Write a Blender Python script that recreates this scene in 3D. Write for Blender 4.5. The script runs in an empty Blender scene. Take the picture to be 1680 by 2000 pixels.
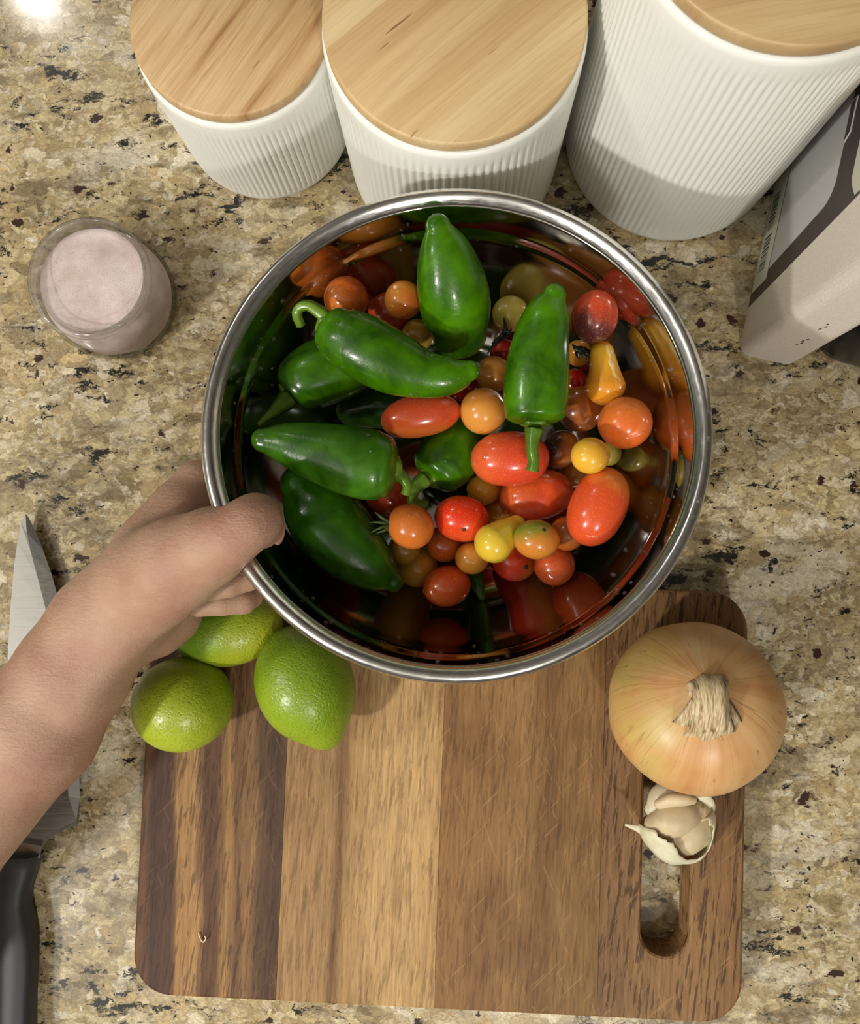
import bpy, bmesh, math, random
import numpy as np
from mathutils import Matrix, Vector

# ------------------------------------------------------------------ camera
F, CX, CY, H = 1680.0, 840.0, 1000.0, 0.54
nad = np.array([40.0, -90.0, -F]); nad /= np.linalg.norm(nad)
upv = -nad
yv = np.array([0, 1, 0.0]); yv -= (yv @ upv) * upv; yv /= np.linalg.norm(yv)
xv = np.cross(yv, upv)
R = np.array([xv, yv, upv])
EYE = np.array([0, 0, H])

def P(px, py, z):
    """point of the place at height z that the photograph shows at pixel px, py"""
    d = R @ np.array([px - CX, -(py - CY), -F])
    return d * ((z - H) / d[2]) + EYE

scene = bpy.context.scene
COL = scene.collection
cam_data = bpy.data.cameras.new('camera')
cam_data.sensor_fit = 'HORIZONTAL'; cam_data.sensor_width = 36.0; cam_data.lens = 36.0 * F / 1680.0
cam_data.clip_start = 0.01
cam = bpy.data.objects.new('camera', cam_data); COL.objects.link(cam)
M = Matrix(R.tolist()).to_4x4(); M.translation = Vector(EYE)
cam.matrix_world = M
scene.camera = cam

# ------------------------------------------------------------------ light and exposure
world = bpy.data.worlds.new('room_air'); scene.world = world
world.use_nodes = True
world.node_tree.nodes['Background'].inputs[0].default_value = (1.0, 0.93, 0.84, 1)
world.node_tree.nodes['Background'].inputs[1].default_value = 0.10

def kitchen_lamp(name, loc, power, size, col=(1.0, 0.965, 0.91)):  # unseen lamps set by shadows and glare; low globe form added to brighten ceiling
    d = bpy.data.lights.new(name, 'POINT'); d.shadow_soft_size = size; d.energy = power; d.color = col
    o = bpy.data.objects.new(name, d); COL.objects.link(o); o.location = loc
    return o
kitchen_lamp('kitchen_lamp', (-1.08, -0.80, 1.20), 48, 0.05)
kitchen_lamp('kitchen_lamp', (0.30, -1.12, 1.20), 24, 0.05)
kitchen_lamp('kitchen_lamp', (-1.30, 0.10, 1.20), 14, 0.05)
kitchen_lamp('kitchen_lamp', (-0.935, 1.265, 1.30), 4.5, 0.018, (1.0, 0.97, 0.93))

vs = scene.view_settings
scene.display_settings.display_device = 'sRGB'
vs.view_transform = 'Standard'; vs.look = 'None'; vs.gamma = 1.0; vs.use_curve_mapping = False
vs.exposure = 0.42

# ------------------------------------------------------------------ helpers
def lin(c):
    return tuple((x / 12.92 if x <= 0.04045 else ((x + 0.055) / 1.055) ** 2.4) for x in (v / 255.0 for v in c)) + (1.0,)

class NT:
    """small builder for node materials"""
    def __init__(s, name):
        s.m = bpy.data.materials.new(name); s.m.use_nodes = True
        s.t = s.m.node_tree; s.b = s.t.nodes['Principled BSDF']
    def n(s, typ, **kw):
        o = s.t.nodes.new(typ)
        for k, v in kw.items():
            if k.startswith('i_'):
                key = k[2:].replace('_', ' ')
                o.inputs[key].default_value = v
            else: setattr(o, k, v)
        return o
    def l(s, a, b): s.t.links.new(a, b)
    def coord(s, kind='Object'):
        return s.n('ShaderNodeTexCoord').outputs[kind]
    def mapping(s, src, scale=(1, 1, 1), rot=(0, 0, 0), loc=(0, 0, 0)):
        m = s.n('ShaderNodeMapping'); m.inputs['Scale'].default_value = scale
        m.inputs['Rotation'].default_value = rot; m.inputs['Location'].default_value = loc
        s.l(src, m.inputs['Vector']); return m.outputs[0]
    def noise(s, src, scale, detail=3, rough=0.5, dist=0.0):
        n = s.n('ShaderNodeTexNoise'); n.inputs['Scale'].default_value = scale
        n.inputs['Detail'].default_value = detail; n.inputs['Roughness'].default_value = rough
        n.inputs['Distortion'].default_value = dist
        if src is not None: s.l(src, n.inputs['Vector'])
        return n
    def voro(s, src, scale, feature='F1', rnd=1.0):
        n = s.n('ShaderNodeTexVoronoi', feature=feature); n.inputs['Scale'].default_value = scale
        n.inputs['Randomness'].default_value = rnd
        s.l(src, n.inputs['Vector']); return n
    def ramp(s, fac, stops, interp='LINEAR'):
        r = s.n('ShaderNodeValToRGB'); cr = r.color_ramp; cr.interpolation = interp
        while len(cr.elements) < len(stops): cr.elements.new(0.5)
        for e, (p, c) in zip(cr.elements, stops):
            e.position = p; e.color = c if len(c) == 4 else lin(c)
        s.l(fac, r.inputs[0]); return r.outputs[0]
    def mrange(s, fac, a, b, c=0.0, d=1.0, smooth=True):
        m = s.n('ShaderNodeMapRange', interpolation_type='SMOOTHSTEP' if smooth else 'LINEAR')
        m.inputs[1].default_value = a; m.inputs[2].default_value = b
        m.inputs[3].default_value = c; m.inputs[4].default_value = d
        s.l(fac, m.inputs[0]); return m.outputs[0]
    def mix(s, fac, a, b, blend='MIX'):
        m = s.n('ShaderNodeMix', data_type='RGBA', blend_type=blend)
        for sock, v in ((m.inputs[0], fac), (m.inputs[6], a), (m.inputs[7], b)):
            if isinstance(v, bpy.types.NodeSocket): s.l(v, sock)
            elif isinstance(v, (int, float)): sock.default_value = v
            else: sock.default_value = v if len(v) == 4 else lin(v)
        return m.outputs[2]
    def math(s, op, a, b=None):
        m = s.n('ShaderNodeMath', operation=op)
        for sock, v in ((m.inputs[0], a), (m.inputs[1], b)):
            if v is None: continue
            if isinstance(v, bpy.types.NodeSocket): s.l(v, sock)
            else: sock.default_value = v
        return m.outputs[0]
    def sep(s, v):
        x = s.n('ShaderNodeSeparateXYZ'); s.l(v, x.inputs[0]); return x.outputs
    def bump(s, h, strength=0.3, dist=0.001):
        b = s.n('ShaderNodeBump'); b.inputs['Strength'].default_value = strength
        b.inputs['Distance'].default_value = dist
        s.l(h, b.inputs['Height']); s.l(b.outputs[0], s.b.inputs['Normal'])
    def col(s, c):
        i = s.b.inputs['Base Color']
        if isinstance(c, bpy.types.NodeSocket): s.l(c, i)
        else: i.default_value = c if len(c) == 4 else lin(c)
        return s
    def set(s, **kw):
        for k, v in kw.items(): s.b.inputs[k.replace('_', ' ')].default_value = v
        return s

def plain(name, c, rough=0.5, **kw):
    t = NT(name); t.col(c); t.set(Roughness=rough, **kw); return t.m

def mobj(name, verts, faces, mat, parent=None, loc=(0, 0, 0), smooth=True):
    me = bpy.data.meshes.new(name)
    v = np.asarray(verts, float) - np.asarray(loc, float)
    me.from_pydata(v.tolist(), [], [tuple(int(i) for i in f) for f in faces])
    me.update()
    if smooth: me.polygons.foreach_set('use_smooth', [True] * len(me.polygons))
    if mat is not None: me.materials.append(mat)
    o = bpy.data.objects.new(name, me); COL.objects.link(o); o.location = loc
    if parent is not None:
        o.parent = parent; o.location = Vector(loc) - parent.location
    return o

def bobj(name, bm, mat, parent=None, smooth=True, loc=(0, 0, 0)):
    bmesh.ops.recalc_face_normals(bm, faces=bm.faces)
    me = bpy.data.meshes.new(name); bm.to_mesh(me); bm.free()
    if smooth: me.polygons.foreach_set('use_smooth', [True] * len(me.polygons))
    if mat is not None: me.materials.append(mat)
    o = bpy.data.objects.new(name, me); COL.objects.link(o); o.location = loc
    if parent is not None: o.parent = parent; o.location = Vector(loc)
    return o

def tag(o, label=None, cat=None, group=None, kind=None):
    if label: o['label'] = label
    if cat: o['category'] = cat
    if group: o['group'] = group
    if kind: o['kind'] = kind
    return o

def empty(name, loc, label, cat, group=None):
    o = bpy.data.objects.new(name, None); COL.objects.link(o); o.location = Vector(loc)
    o.empty_display_size = 0.02
    return tag(o, label, cat, group)

def lathe(prof, n=64, rfun=None, closed=False):
    """rings of a turned profile [(r, z)]; rfun(theta, k, r) may shape the radius"""
    V, Fc = [], []
    th = np.arange(n) * 2 * math.pi / n
    for k, (r, z) in enumerate(prof):
        rr = np.full(n, r) if rfun is None else rfun(th, k, r)
        for a, q in zip(th, rr): V.append((q * math.cos(a), q * math.sin(a), z))
    m = len(prof)
    for k in range(m if closed else m - 1):
        k2 = (k + 1) % m
        for i in range(n):
            j = (i + 1) % n
            Fc.append((k * n + i, k * n + j, k2 * n + j, k2 * n + i))
    if not closed:
        if prof[0][0] > 1e-6: Fc.append(tuple(range(n - 1, -1, -1)))
        if prof[-1][0] > 1e-6: Fc.append(tuple((m - 1) * n + i for i in range(n)))
    return V, Fc

def frames(pts):
    pts = np.asarray(pts, float)
    T = np.gradient(pts, axis=0); T /= np.linalg.norm(T, axis=1)[:, None] + 1e-12
    ref = np.array([0, 0, 1.0]) if abs(T[0][2]) < 0.9 else np.array([1.0, 0, 0])
    N = np.cross(T[0], ref); N /= np.linalg.norm(N); out = []
    for t in T:
        N = N - (N @ t) * t; N /= np.linalg.norm(N)
        out.append((N, np.cross(t, N)))
    return pts, T, out

def tube(path, radii, n=12, lob=None, flat=None):
    pts, T, fr = frames(path)
    V, Fc = [], []
    for k, (p, r, (a, b)) in enumerate(zip(pts, radii, fr)):
        for i in range(n):
            th = 2 * math.pi * i / n
            q = r * (1 if lob is None else lob(th, k / (len(pts) - 1)))
            fb = 1 if flat is None else flat
            V.append(p + q * (math.cos(th) * a + math.sin(th) * b * fb))
    m = len(pts)
    for k in range(m - 1):
        for i in range(n):
            j = (i + 1) % n
            Fc.append((k * n + i, k * n + j, (k + 1) * n + j, (k + 1) * n + i))
    Fc.append(tuple(range(n - 1, -1, -1))); Fc.append(tuple((m - 1) * n + i for i in range(n)))
    return V, Fc

def catmull(pts, per=6):
    pts = [np.asarray(p, float) for p in pts]
    pts = [2 * pts[0] - pts[1]] + pts + [2 * pts[-1] - pts[-2]]
    out = []
    for i in range(1, len(pts) - 2):
        p0, p1, p2, p3 = pts[i - 1:i + 3]
        for t in np.linspace(0, 1, per, endpoint=False):
            out.append(0.5 * (2 * p1 + (p2 - p0) * t + (2 * p0 - 5 * p1 + 4 * p2 - p3) * t * t + (3 * p1 - p0 - 3 * p2 + p3) * t ** 3))
    out.append(pts[-2]); return np.array(out)

def box_mesh(x0, x1, y0, y1, z0, z1):
    V = [(x, y, z) for z in (z0, z1) for y in (y0, y1) for x in (x0, x1)]
    return V, [(0, 2, 3, 1), (4, 5, 7, 6), (0, 1, 5, 4), (2, 6, 7, 3), (0, 4, 6, 2), (1, 3, 7, 5)]

def icodrops(rows, mat, parent, name='water_drops', seg=1):
    """many little flattened beads joined into one piece: rows of (centre, normal, radius)"""
    bm = bmesh.new(); bmesh.ops.create_icosphere(bm, subdivisions=seg + 1, radius=1.0)
    base = np.array([v.co[:] for v in bm.verts]); fb = [[v.index for v in f.verts] for f in bm.faces]; bm.free()
    V, Fc = [], []
    for c, nrm, r in rows:
        nrm = np.asarray(nrm, float); nrm /= np.linalg.norm(nrm)
        a = np.cross(nrm, [0.3, 0.5, 0.81]); a /= np.linalg.norm(a); b = np.cross(nrm, a)
        o = len(V)
        for q in base: V.append(np.asarray(c) + r * (a * q[0] + b * q[1] + nrm * q[2] * 0.7))
        for f in fb: Fc.append([o + i for i in f])
    o = mobj(name, V, Fc, mat, parent, loc=tuple(parent.location))
    o['kind'] = 'stuff'
    return o

rng = random.Random(7)

# ------------------------------------------------------------------ materials
def granite():
    t = NT('granite')
    c = t.mapping(t.coord(), rot=(0, 0, -0.10), scale=(0.78, 1.0, 1.0))
    w = t.noise(c, 55, 4, 0.65)
    wm = t.n('ShaderNodeVectorMath', operation='SCALE'); t.l(w.outputs['Color'], wm.inputs[0]); wm.inputs['Scale'].default_value = 0.017
    w2 = t.noise(c, 330, 3, 0.6)
    wm2 = t.n('ShaderNodeVectorMath', operation='SCALE'); t.l(w2.outputs['Color'], wm2.inputs[0]); wm2.inputs['Scale'].default_value = 0.0042
    add0 = t.n('ShaderNodeVectorMath', operation='ADD'); t.l(wm.outputs[0], add0.inputs[0]); t.l(wm2.outputs[0], add0.inputs[1])
    add = t.n('ShaderNodeVectorMath', operation='ADD'); t.l(c, add.inputs[0]); t.l(add0.outputs[0], add.inputs[1])
    wc = add.outputs[0]
    pal = [(0.0, (128, 112, 80)), (0.14, (182, 160, 116)), (0.30, (212, 196, 156)), (0.46, (170, 146, 104)), (0.60, (224, 214, 188)), (0.74, (196, 172, 124)), (0.88, (150, 134, 104)), (1.0, (206, 186, 142))]
    va = t.voro(wc, 118); vb = t.voro(t.mapping(wc, loc=(1.3, 0.4, 0)), 290)
    ca = t.ramp(t.sep(va.outputs['Color'])[0], pal); cb_ = t.ramp(t.sep(vb.outputs['Color'])[1], pal)
    col = t.mix(t.mrange(t.noise(wc, 46, 4, 0.6).outputs[0], 0.40, 0.60), ca, cb_)
    # dark crystal borders
    ve = t.voro(wc, 118, 'DISTANCE_TO_EDGE')
    col = t.mix(t.mrange(ve.outputs['Distance'], 0.0, 0.10, 0.38, 0.0), col, (120, 100, 68))
    # grey-brown smoky zones, stretched sideways
    sc = t.mapping(wc, scale=(0.6, 1.15, 1))
    zone = t.mrange(t.noise(sc, 40, 6, 0.68).outputs[0], 0.50, 0.62)
    col = t.mix(t.math('MULTIPLY', zone, 0.66), col, (98, 86, 62))
    zone2 = t.mrange(t.noise(t.mapping(sc, loc=(5, 3, 0)), 26, 5, 0.65).outputs[0], 0.54, 0.66)
    col = t.mix(t.math('MULTIPLY', zone2, 0.55), col, (226, 218, 196))
    # fine grain
    fine = t.mrange(t.noise(wc, 520, 4, 0.75).outputs[0], 0.3, 0.7, 0.58, 1.30, False)
    fg = t.n('ShaderNodeCombineColor')
    for k in range(3): t.l(fine, fg.inputs[k])
    col = t.mix(1.0, col, fg.outputs[0], 'MULTIPLY')
    # dark flecks: biotite, drawn out sideways, gathered in clusters
    st = t.mapping(wc, scale=(0.55, 1.2, 1))
    clus = t.noise(c, 26, 3, 0.5).outputs[0]
    fl = t.noise(st, 105, 8, 0.74).outputs[0]
    thr = t.math('SUBTRACT', fl, t.mrange(clus, 0.35, 0.65, 0.085, -0.03, False))
    col = t.mix(t.mrange(thr, 0.525, 0.60, 0, 0.62), col, (72, 64, 48))
    col = t.mix(t.mrange(thr, 0.562, 0.600), col, (30, 28, 25))
    # brown garnets with ragged edges
    g = t.voro(t.mapping(wc, scale=(1.1, 1.2, 1), loc=(3.1, 1.7, 0)), 60)
    gd = t.math('ADD', g.outputs['Distance'], t.math('MULTIPLY', t.math('SUBTRACT', t.noise(c, 260, 4, 0.7).outputs[0], 0.5), 0.22))
    gm = t.math('MULTIPLY', t.mrange(gd, 0.17, 0.23, 1, 0), t.mrange(t.sep(g.outputs['Color'])[0], 0.66, 0.68))
    col = t.mix(gm, col, (58, 36, 30))
    # pepper dots
    d2 = t.voro(t.mapping(wc, loc=(7, 2, 0)), 230)
    dm = t.math('MULTIPLY', t.mrange(d2.outputs['Distance'], 0.16, 0.22, 1, 0), t.mrange(t.sep(d2.outputs['Color'])[1], 0.80, 0.82))
    col = t.mix(dm, col, (30, 26, 24))
    t.col(col); t.set(Roughness=0.12)
    return t.m

def wood_plank(name, stops, pore=0.5, x0=-1, x1=1, warp=0.01, tone=1.0, patch=None, ang=0.0, scratch=0.24):
    t = NT(name); c0 = t.coord()
    c = t.mapping(c0, rot=(0, 0, ang)) if ang else c0
    low = t.noise(t.mapping(c, scale=(1, 0.5, 1)), 9, 2, 0.5)
    off = t.math('MULTIPLY', t.math('SUBTRACT', low.outputs[0], 0.5), warp)
    med = t.noise(t.mapping(c, scale=(14, 1, 1)), 16, 4, 0.6)
    off2 = t.math('MULTIPLY', t.math('SUBTRACT', med.outputs[0], 0.5), warp * 0.5)
    x = t.math('ADD', t.math('ADD', t.sep(c)[0], off), off2)
    u = t.mrange(x, x0, x1, 0, 1, False)
    col = t.ramp(u, stops)
    if patch:
        pm = t.mrange(t.noise(t.mapping(c, scale=(1.6, 0.7, 1), loc=(patch[3], 0, 0)), patch[1], 3, 0.6).outputs[0], 0.46, 0.66)
        col = t.mix(t.math('MULTIPLY', pm, patch[2]), col, patch[0])
    streak = t.noise(t.mapping(c, scale=(30, 1.6, 1)), 22, 6, 0.72).outputs[0]
    sm = t.mrange(streak, 0.3, 0.7, 0.58 * tone, 1.30 * tone, False)
    g = t.n('ShaderNodeCombineColor')
    for k in range(3): t.l(sm, g.inputs[k])
    col = t.mix(1.0, col, g.outputs[0], 'MULTIPLY')
    pc = t.mapping(t.mapping(c, rot=(0, 0, 0.10)), scale=(1.0, 0.085, 1))
    pr = t.noise(pc, 620, 3, 0.6).outputs[0]
    pm = t.mrange(pr, 0.535, 0.62)
    col = t.mix(t.math('MULTIPLY', pm, pore), col, (58, 36, 22))
    # pale knife scratches
    sc = t.noise(t.mapping(t.mapping(c, rot=(0, 0, 0.75)), scale=(1, 0.06, 1)), 620, 2, 0.5).outputs[0]
    sc2 = t.noise(t.mapping(t.mapping(c, rot=(0, 0, -0.45)), scale=(1, 0.06, 1)), 700, 2, 0.5).outputs[0]
    scm = t.math('MAXIMUM', t.mrange(sc, 0.66, 0.72), t.mrange(sc2, 0.66, 0.72))
    col = t.mix(t.math('MULTIPLY', scm, scratch), col, (196, 160, 108))
    t.col(col); t.set(Roughness=0.55); t.b.inputs['Specular IOR Level'].default_value = 0.25
    t.bump(t.math('SUBTRACT', streak, pm), 0.15, 0.0005)
    return t.m

def lid_wood(name, ang, c1, c2, c3, bands, staves=None, seed=0.0):
    t = NT(name)
    c = t.mapping(t.coord(), rot=(0, 0, ang), loc=(seed, seed * 0.7, 0))
    low = t.noise(t.mapping(c, scale=(1, 0.4, 1)), 14, 2, 0.5).outputs[0]
    x = t.math('ADD', t.sep(c)[0], t.math('MULTIPLY', t.math('SUBTRACT', low, 0.5), 0.018))
    cb = t.n('ShaderNodeCombineXYZ'); t.l(x, cb.inputs[0]); t.l(t.math('MULTIPLY', t.sep(c)[1], 0.05), cb.inputs[1])
    ring = t.noise(cb.outputs[0], bands, 4, 0.62).outputs[0]
    col = t.ramp(ring, [(0.30, c3), (0.44, c1), (0.58, c2), (0.66, c1), (0.74, c3)])
    if staves:
        sx = t.math('FLOOR', t.math('MULTIPLY', t.sep(c)[0], staves))
        wn = t.n('ShaderNodeTexWhiteNoise', noise_dimensions='1D'); t.l(sx, wn.inputs['W'])
        tint = t.ramp(wn.outputs[0], [(0, (196, 158, 108)), (0.5, (216, 184, 132)), (1, (226, 202, 154))])
        col = t.mix(0.62, col, tint)
    fine = t.noise(t.mapping(c, scale=(1, 0.03, 1)), 900, 3, 0.6).outputs[0]
    col = t.mix(t.mrange(fine, 0.45, 0.75, 0, 0.35, False), col, c3)
    dash = t.mrange(t.noise(t.mapping(c, scale=(1, 0.09, 1), loc=(4, 0, 0)), 330, 2, 0.5).outputs[0], 0.70, 0.75)
    col = t.mix(t.math('MULTIPLY', dash, 0.75), col, (112, 70, 38))
    t.col(col); t.set(Roughness=0.42)
    return t.m

def pepper_mat(name, dark, light):
    t = NT(name); c = t.coord()
    n = t.noise(c, 42, 4, 0.6, 0.4).outputs[0]
    col = t.ramp(n, [(0.30, dark), (0.70, light)])
    t.col(col); t.set(Roughness=0.26, IOR=1.38)
    t.b.inputs['Coat Weight'].default_value = 0.12; t.b.inputs['Coat Roughness'].default_value = 0.10
    t.bump(t.noise(c, 130, 4, 0.6).outputs[0], 0.16, 0.002)
    return t.m

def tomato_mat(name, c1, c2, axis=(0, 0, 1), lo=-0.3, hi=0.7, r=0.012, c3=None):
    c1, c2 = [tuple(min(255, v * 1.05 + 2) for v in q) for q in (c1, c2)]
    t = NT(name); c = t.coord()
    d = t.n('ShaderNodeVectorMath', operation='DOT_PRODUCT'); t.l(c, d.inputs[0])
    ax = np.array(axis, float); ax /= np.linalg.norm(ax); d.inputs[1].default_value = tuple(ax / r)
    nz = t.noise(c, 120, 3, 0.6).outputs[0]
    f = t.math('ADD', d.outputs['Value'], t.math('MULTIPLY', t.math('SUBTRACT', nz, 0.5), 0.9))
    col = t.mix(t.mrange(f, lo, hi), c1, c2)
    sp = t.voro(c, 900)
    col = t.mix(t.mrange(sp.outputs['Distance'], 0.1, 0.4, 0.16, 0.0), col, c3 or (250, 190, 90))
    t.col(col); t.set(Roughness=0.20, IOR=1.42)
    t.b.inputs['Coat Weight'].default_value = 0.35; t.b.inputs['Coat Roughness'].default_value = 0.08
    t.b.inputs['Subsurface Weight'].default_value = 0.10
    t.b.inputs['Subsurface Radius'].default_value = (1.0, 0.35, 0.12); t.b.inputs['Subsurface Scale'].default_value = 0.004
    return t.m

def steel(name='brushed_steel', rough=0.08, tint=(188, 184, 178)):
    t = NT(name); c = t.coord(); s = t.sep(c)
    ang = t.math('ARCTAN2', s[1], s[0])
    cb = t.n('ShaderNodeCombineXYZ'); t.l(t.math('MULTIPLY', ang, 0.02), cb.inputs[0]); t.l(s[2], cb.inputs[1])
    n = t.noise(cb.outputs[0], 900, 3, 0.6).outputs[0]
    t.col(tint); t.set(Metallic=1.0)
    t.l(t.mrange(n, 0.3, 0.7, rough * 0.7, rough * 1.5, False), t.b.inputs['Roughness'])
    t.bump(n, 0.02, 0.0003)
    return t.m

MAT = {}
MAT['granite'] = granite()
MAT['steel'] = steel()
wt = NT('water')
lw = wt.n('ShaderNodeLayerWeight'); lw.inputs['Blend'].default_value = 0.3
tr = wt.n('ShaderNodeBsdfTransparent'); gl = wt.n('ShaderNodeBsdfGlossy'); gl.inputs['Roughness'].default_value = 0.06
ms = wt.n('ShaderNodeMixShader'); wt.l(wt.mrange(lw.outputs['Fresnel'], 0.0, 1.0, 0.05, 0.5, False), ms.inputs[0]); wt.l(tr.outputs[0], ms.inputs[1]); wt.l(gl.outputs[0], ms.inputs[2])
wt.l(ms.outputs[0], wt.t.nodes['Material Output'].inputs['Surface'])
MAT['water'] = wt.m
MAT['ceramic'] = plain('white_ceramic', (244, 245, 238), 0.28)
MAT['stem'] = pepper_mat('pepper_stem', (62, 96, 22), (110, 142, 44))
MAT['scar'] = plain('stem_scar', (70, 52, 24), 0.7)
MAT['calyx'] = plain('tomato_calyx', (52, 74, 28), 0.6)
MAT['calyx_dark'] = plain('dark_calyx', (26, 34, 18), 0.35)

# ------------------------------------------------------------------ the room
wallm = plain('grey_wall_paint', (120, 118, 114), 0.8)
ceilm = plain('ceiling_paint', (164, 163, 158), 0.85)
floorm = wood_plank('floor_boards', [(0, (120, 84, 54)), (0.5, (142, 102, 66)), (1, (116, 80, 50))], 0.3, -2, 2)
def slab(name, a, mat, **kw):
    v, f = box_mesh(*a); o = mobj(name, v, f, mat, smooth=False); return tag(o, kind='structure', **kw)
slab('floor', (-2.4, 2.4, -2.8, 2.2, -0.96, -0.91), floorm)
slab('ceiling', (-2.4, 2.4, -2.8, 2.2, 1.56, 1.60), ceilm)
slab('wall_back', (-2.4, 2.4, 2.2, 2.25, -0.91, 1.56), wallm)
slab('wall_front', (-2.4, 2.4, -2.85, -2.8, -0.91, 1.56), wallm)
slab('wall_left', (-2.45, -2.4, -2.8, 2.2, -0.91, 1.56), wallm)
slab('wall_right', (2.4, 2.45, -2.8, 2.2, -0.91, 1.56), wallm)

# counter: granite worktop with an eased edge, carried by a cabinet
bm = bmesh.new()
bmesh.ops.create_cube(bm, size=1.0)
for v in bm.verts: v.co = Vector((v.co.x * 2.2, 0.12 + v.co.y * 1.06, -0.016 + v.co.z * 0.032))
bmesh.ops.bevel(bm, geom=[e for e in bm.edges], offset=0.004, segments=3, affect='EDGES')
o = bobj('countertop', bm, MAT['granite'], smooth=False)
tag(o, 'polished beige and brown speckled granite countertop under everything', 'countertop')
cabm = plain('cabinet_paint', (150, 140, 124), 0.5)
v, f = box_mesh(-1.05, 1.05, -0.36, 0.60, -0.91, -0.032)
o = mobj('cabinet', v, f, cabm, smooth=False); tag(o, kind='structure')

# ------------------------------------------------------------------ cutting board
BX, BY, BA, BHX, BHY, BT = -0.0054, -0.1383, -0.0349, 0.1778, 0.1242, 0.025
board = empty('cutting_board', (BX, BY, 0), 'rectangular brown wooden cutting board of four wide planks with a slot handle at the right', 'cutting board')
board.rotation_euler = (0, 0, BA)
BR = 0.023
prof = [(0.011, 0.0005), (0.002, 0.0085), (0.0, 0.0115), (0.0, 0.0232), (0.0006, 0.0244), (0.0018, 0.025)]
def round_corner(sx, sy, d, n=9):
    """outline points of one rounded corner of the board, inset by d, counter-clockwise"""
    hx, hy, r = BHX - d, BHY - d, BR - d
    a0 = {(1, 1): 0, (-1, 1): 90, (-1, -1): 180, (1, -1): 270}[(sx, sy)]
    return [(sx * (hx - r) + r * math.cos(math.radians(a0 + 90 * k / (n - 1))), sy * (hy - r) + r * math.sin(math.radians(a0 + 90 * k / (n - 1)))) for k in range(n)]
def plank(xa, xb, mat, left=False, right=False, slot=False):
    bm = bmesh.new(); rings = []
    for d, z in prof:
        hy = BHY - d; pts = []
        pts += [(xa, -hy)] if not left else []
        if left: pts += round_corner(-1, 1, d) + round_corner(-1, -1, d)
        if right: pts += round_corner(1, -1, d) + round_corner(1, 1, d)
        else: pts += [(xb, -hy), (xb, hy)]
        if not left: pts += [(xa, hy)]
        rings.append([bm.verts.new((x, y, z)) for x, y in pts])
    n = len(rings[0])
    for a, b in zip(rings[:-1], rings[1:]):
        for i in range(n): bm.faces.new((a[i], a[(i + 1) % n], b[(i + 1) % n], b[i]))
    srings = []
    if slot:
        sx0, sx1, sy = 0.1188, 0.1467, 0.0876
        cx, r = (sx0 + sx1) / 2, (sx1 - sx0) / 2
        for e, z in ((0.0012, prof[0][1]), (0.0, 0.002), (0.0, 0.0232), (0.0006, 0.0244), (0.0018, 0.025)):
            ring = []
            for s in (1, -1):
                for k in range(13):
                    a = math.radians(k * 15 + (0 if s > 0 else 180))
                    ring.append(bm.verts.new((cx + (r + e) * math.cos(a), s * (sy - r) + (r + e) * math.sin(a), z)))
            srings.append(ring)
        m = len(srings[0])
        for a, b in zip(srings[:-1], srings[1:]):
            for i in range(m): bm.faces.new((b[i], b[(i + 1) % m], a[(i + 1) % m], a[i]))
    for ring, sr in ((rings[0], srings[0] if slot else None), (rings[-1], srings[-1] if slot else None)):
        bm.edges.ensure_lookup_table()
        if sr is None: bm.faces.new(ring); continue
        es = []
        for rr in (ring, sr):
            for i in range(len(rr)):
                es.append(bm.edges.get((rr[i], rr[(i + 1) % len(rr)])))
        bmesh.ops.triangle_fill(bm, use_beauty=True, edges=es)
    return bobj('plank', bm, mat, board, smooth=False)
W1 = wood_plank('dark_acacia', [(0.0, (110, 76, 50)), (0.07, (76, 52, 40)), (0.19, (84, 58, 42)), (0.245, (160, 120, 74)), (0.37, (170, 130, 82)), (0.43, (92, 62, 42)), (0.52, (100, 68, 44)), (0.60, (160, 122, 74)), (0.66, (112, 80, 52)), (0.74, (140, 104, 66)), (0.82, (96, 70, 48)), (0.92, (78, 56, 40)), (1.0, (104, 74, 50))], 0.6, -BHX, -0.0925, 0.026, scratch=0.10)
W2 = wood_plank('light_acacia', [(0.0, (164, 128, 84)), (0.28, (160, 126, 84)), (0.345, (112, 82, 54)), (0.40, (168, 132, 86)), (0.6, (190, 154, 104)), (0.86, (192, 156, 104)), (1.0, (184, 146, 96))], 0.35, -0.0925, 0.0, 0.016, patch=((134, 98, 60), 20, 0.45, 0.0))
W3 = wood_plank('mid_acacia', [(0.0, (142, 104, 62)), (0.5, (148, 112, 68)), (0.66, (120, 86, 52)), (0.8, (138, 104, 62)), (1.0, (132, 98, 58))], 0.35, 0.0, 0.0945, 0.02, patch=((112, 76, 48), 16, 0.55, 2.0))
W4 = wood_plank('open_grain_acacia', [(0.0, (128, 94, 60)), (0.3, (138, 104, 66)), (0.7, (146, 110, 70)), (1.0, (134, 98, 60))], 0.75, 0.0945, BHX, 0.02, patch=((112, 80, 56), 18, 0.4, 5.0))
g_ = 0.00012
plank(-BHX, -0.0925 - g_, W1, left=True); plank(-0.0925 + g_, 0.0 - g_, W2)
plank(0.0 + g_, 0.0945 - g_, W3); plank(0.0945 + g_, BHX, W4, right=True, slot=True)

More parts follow.
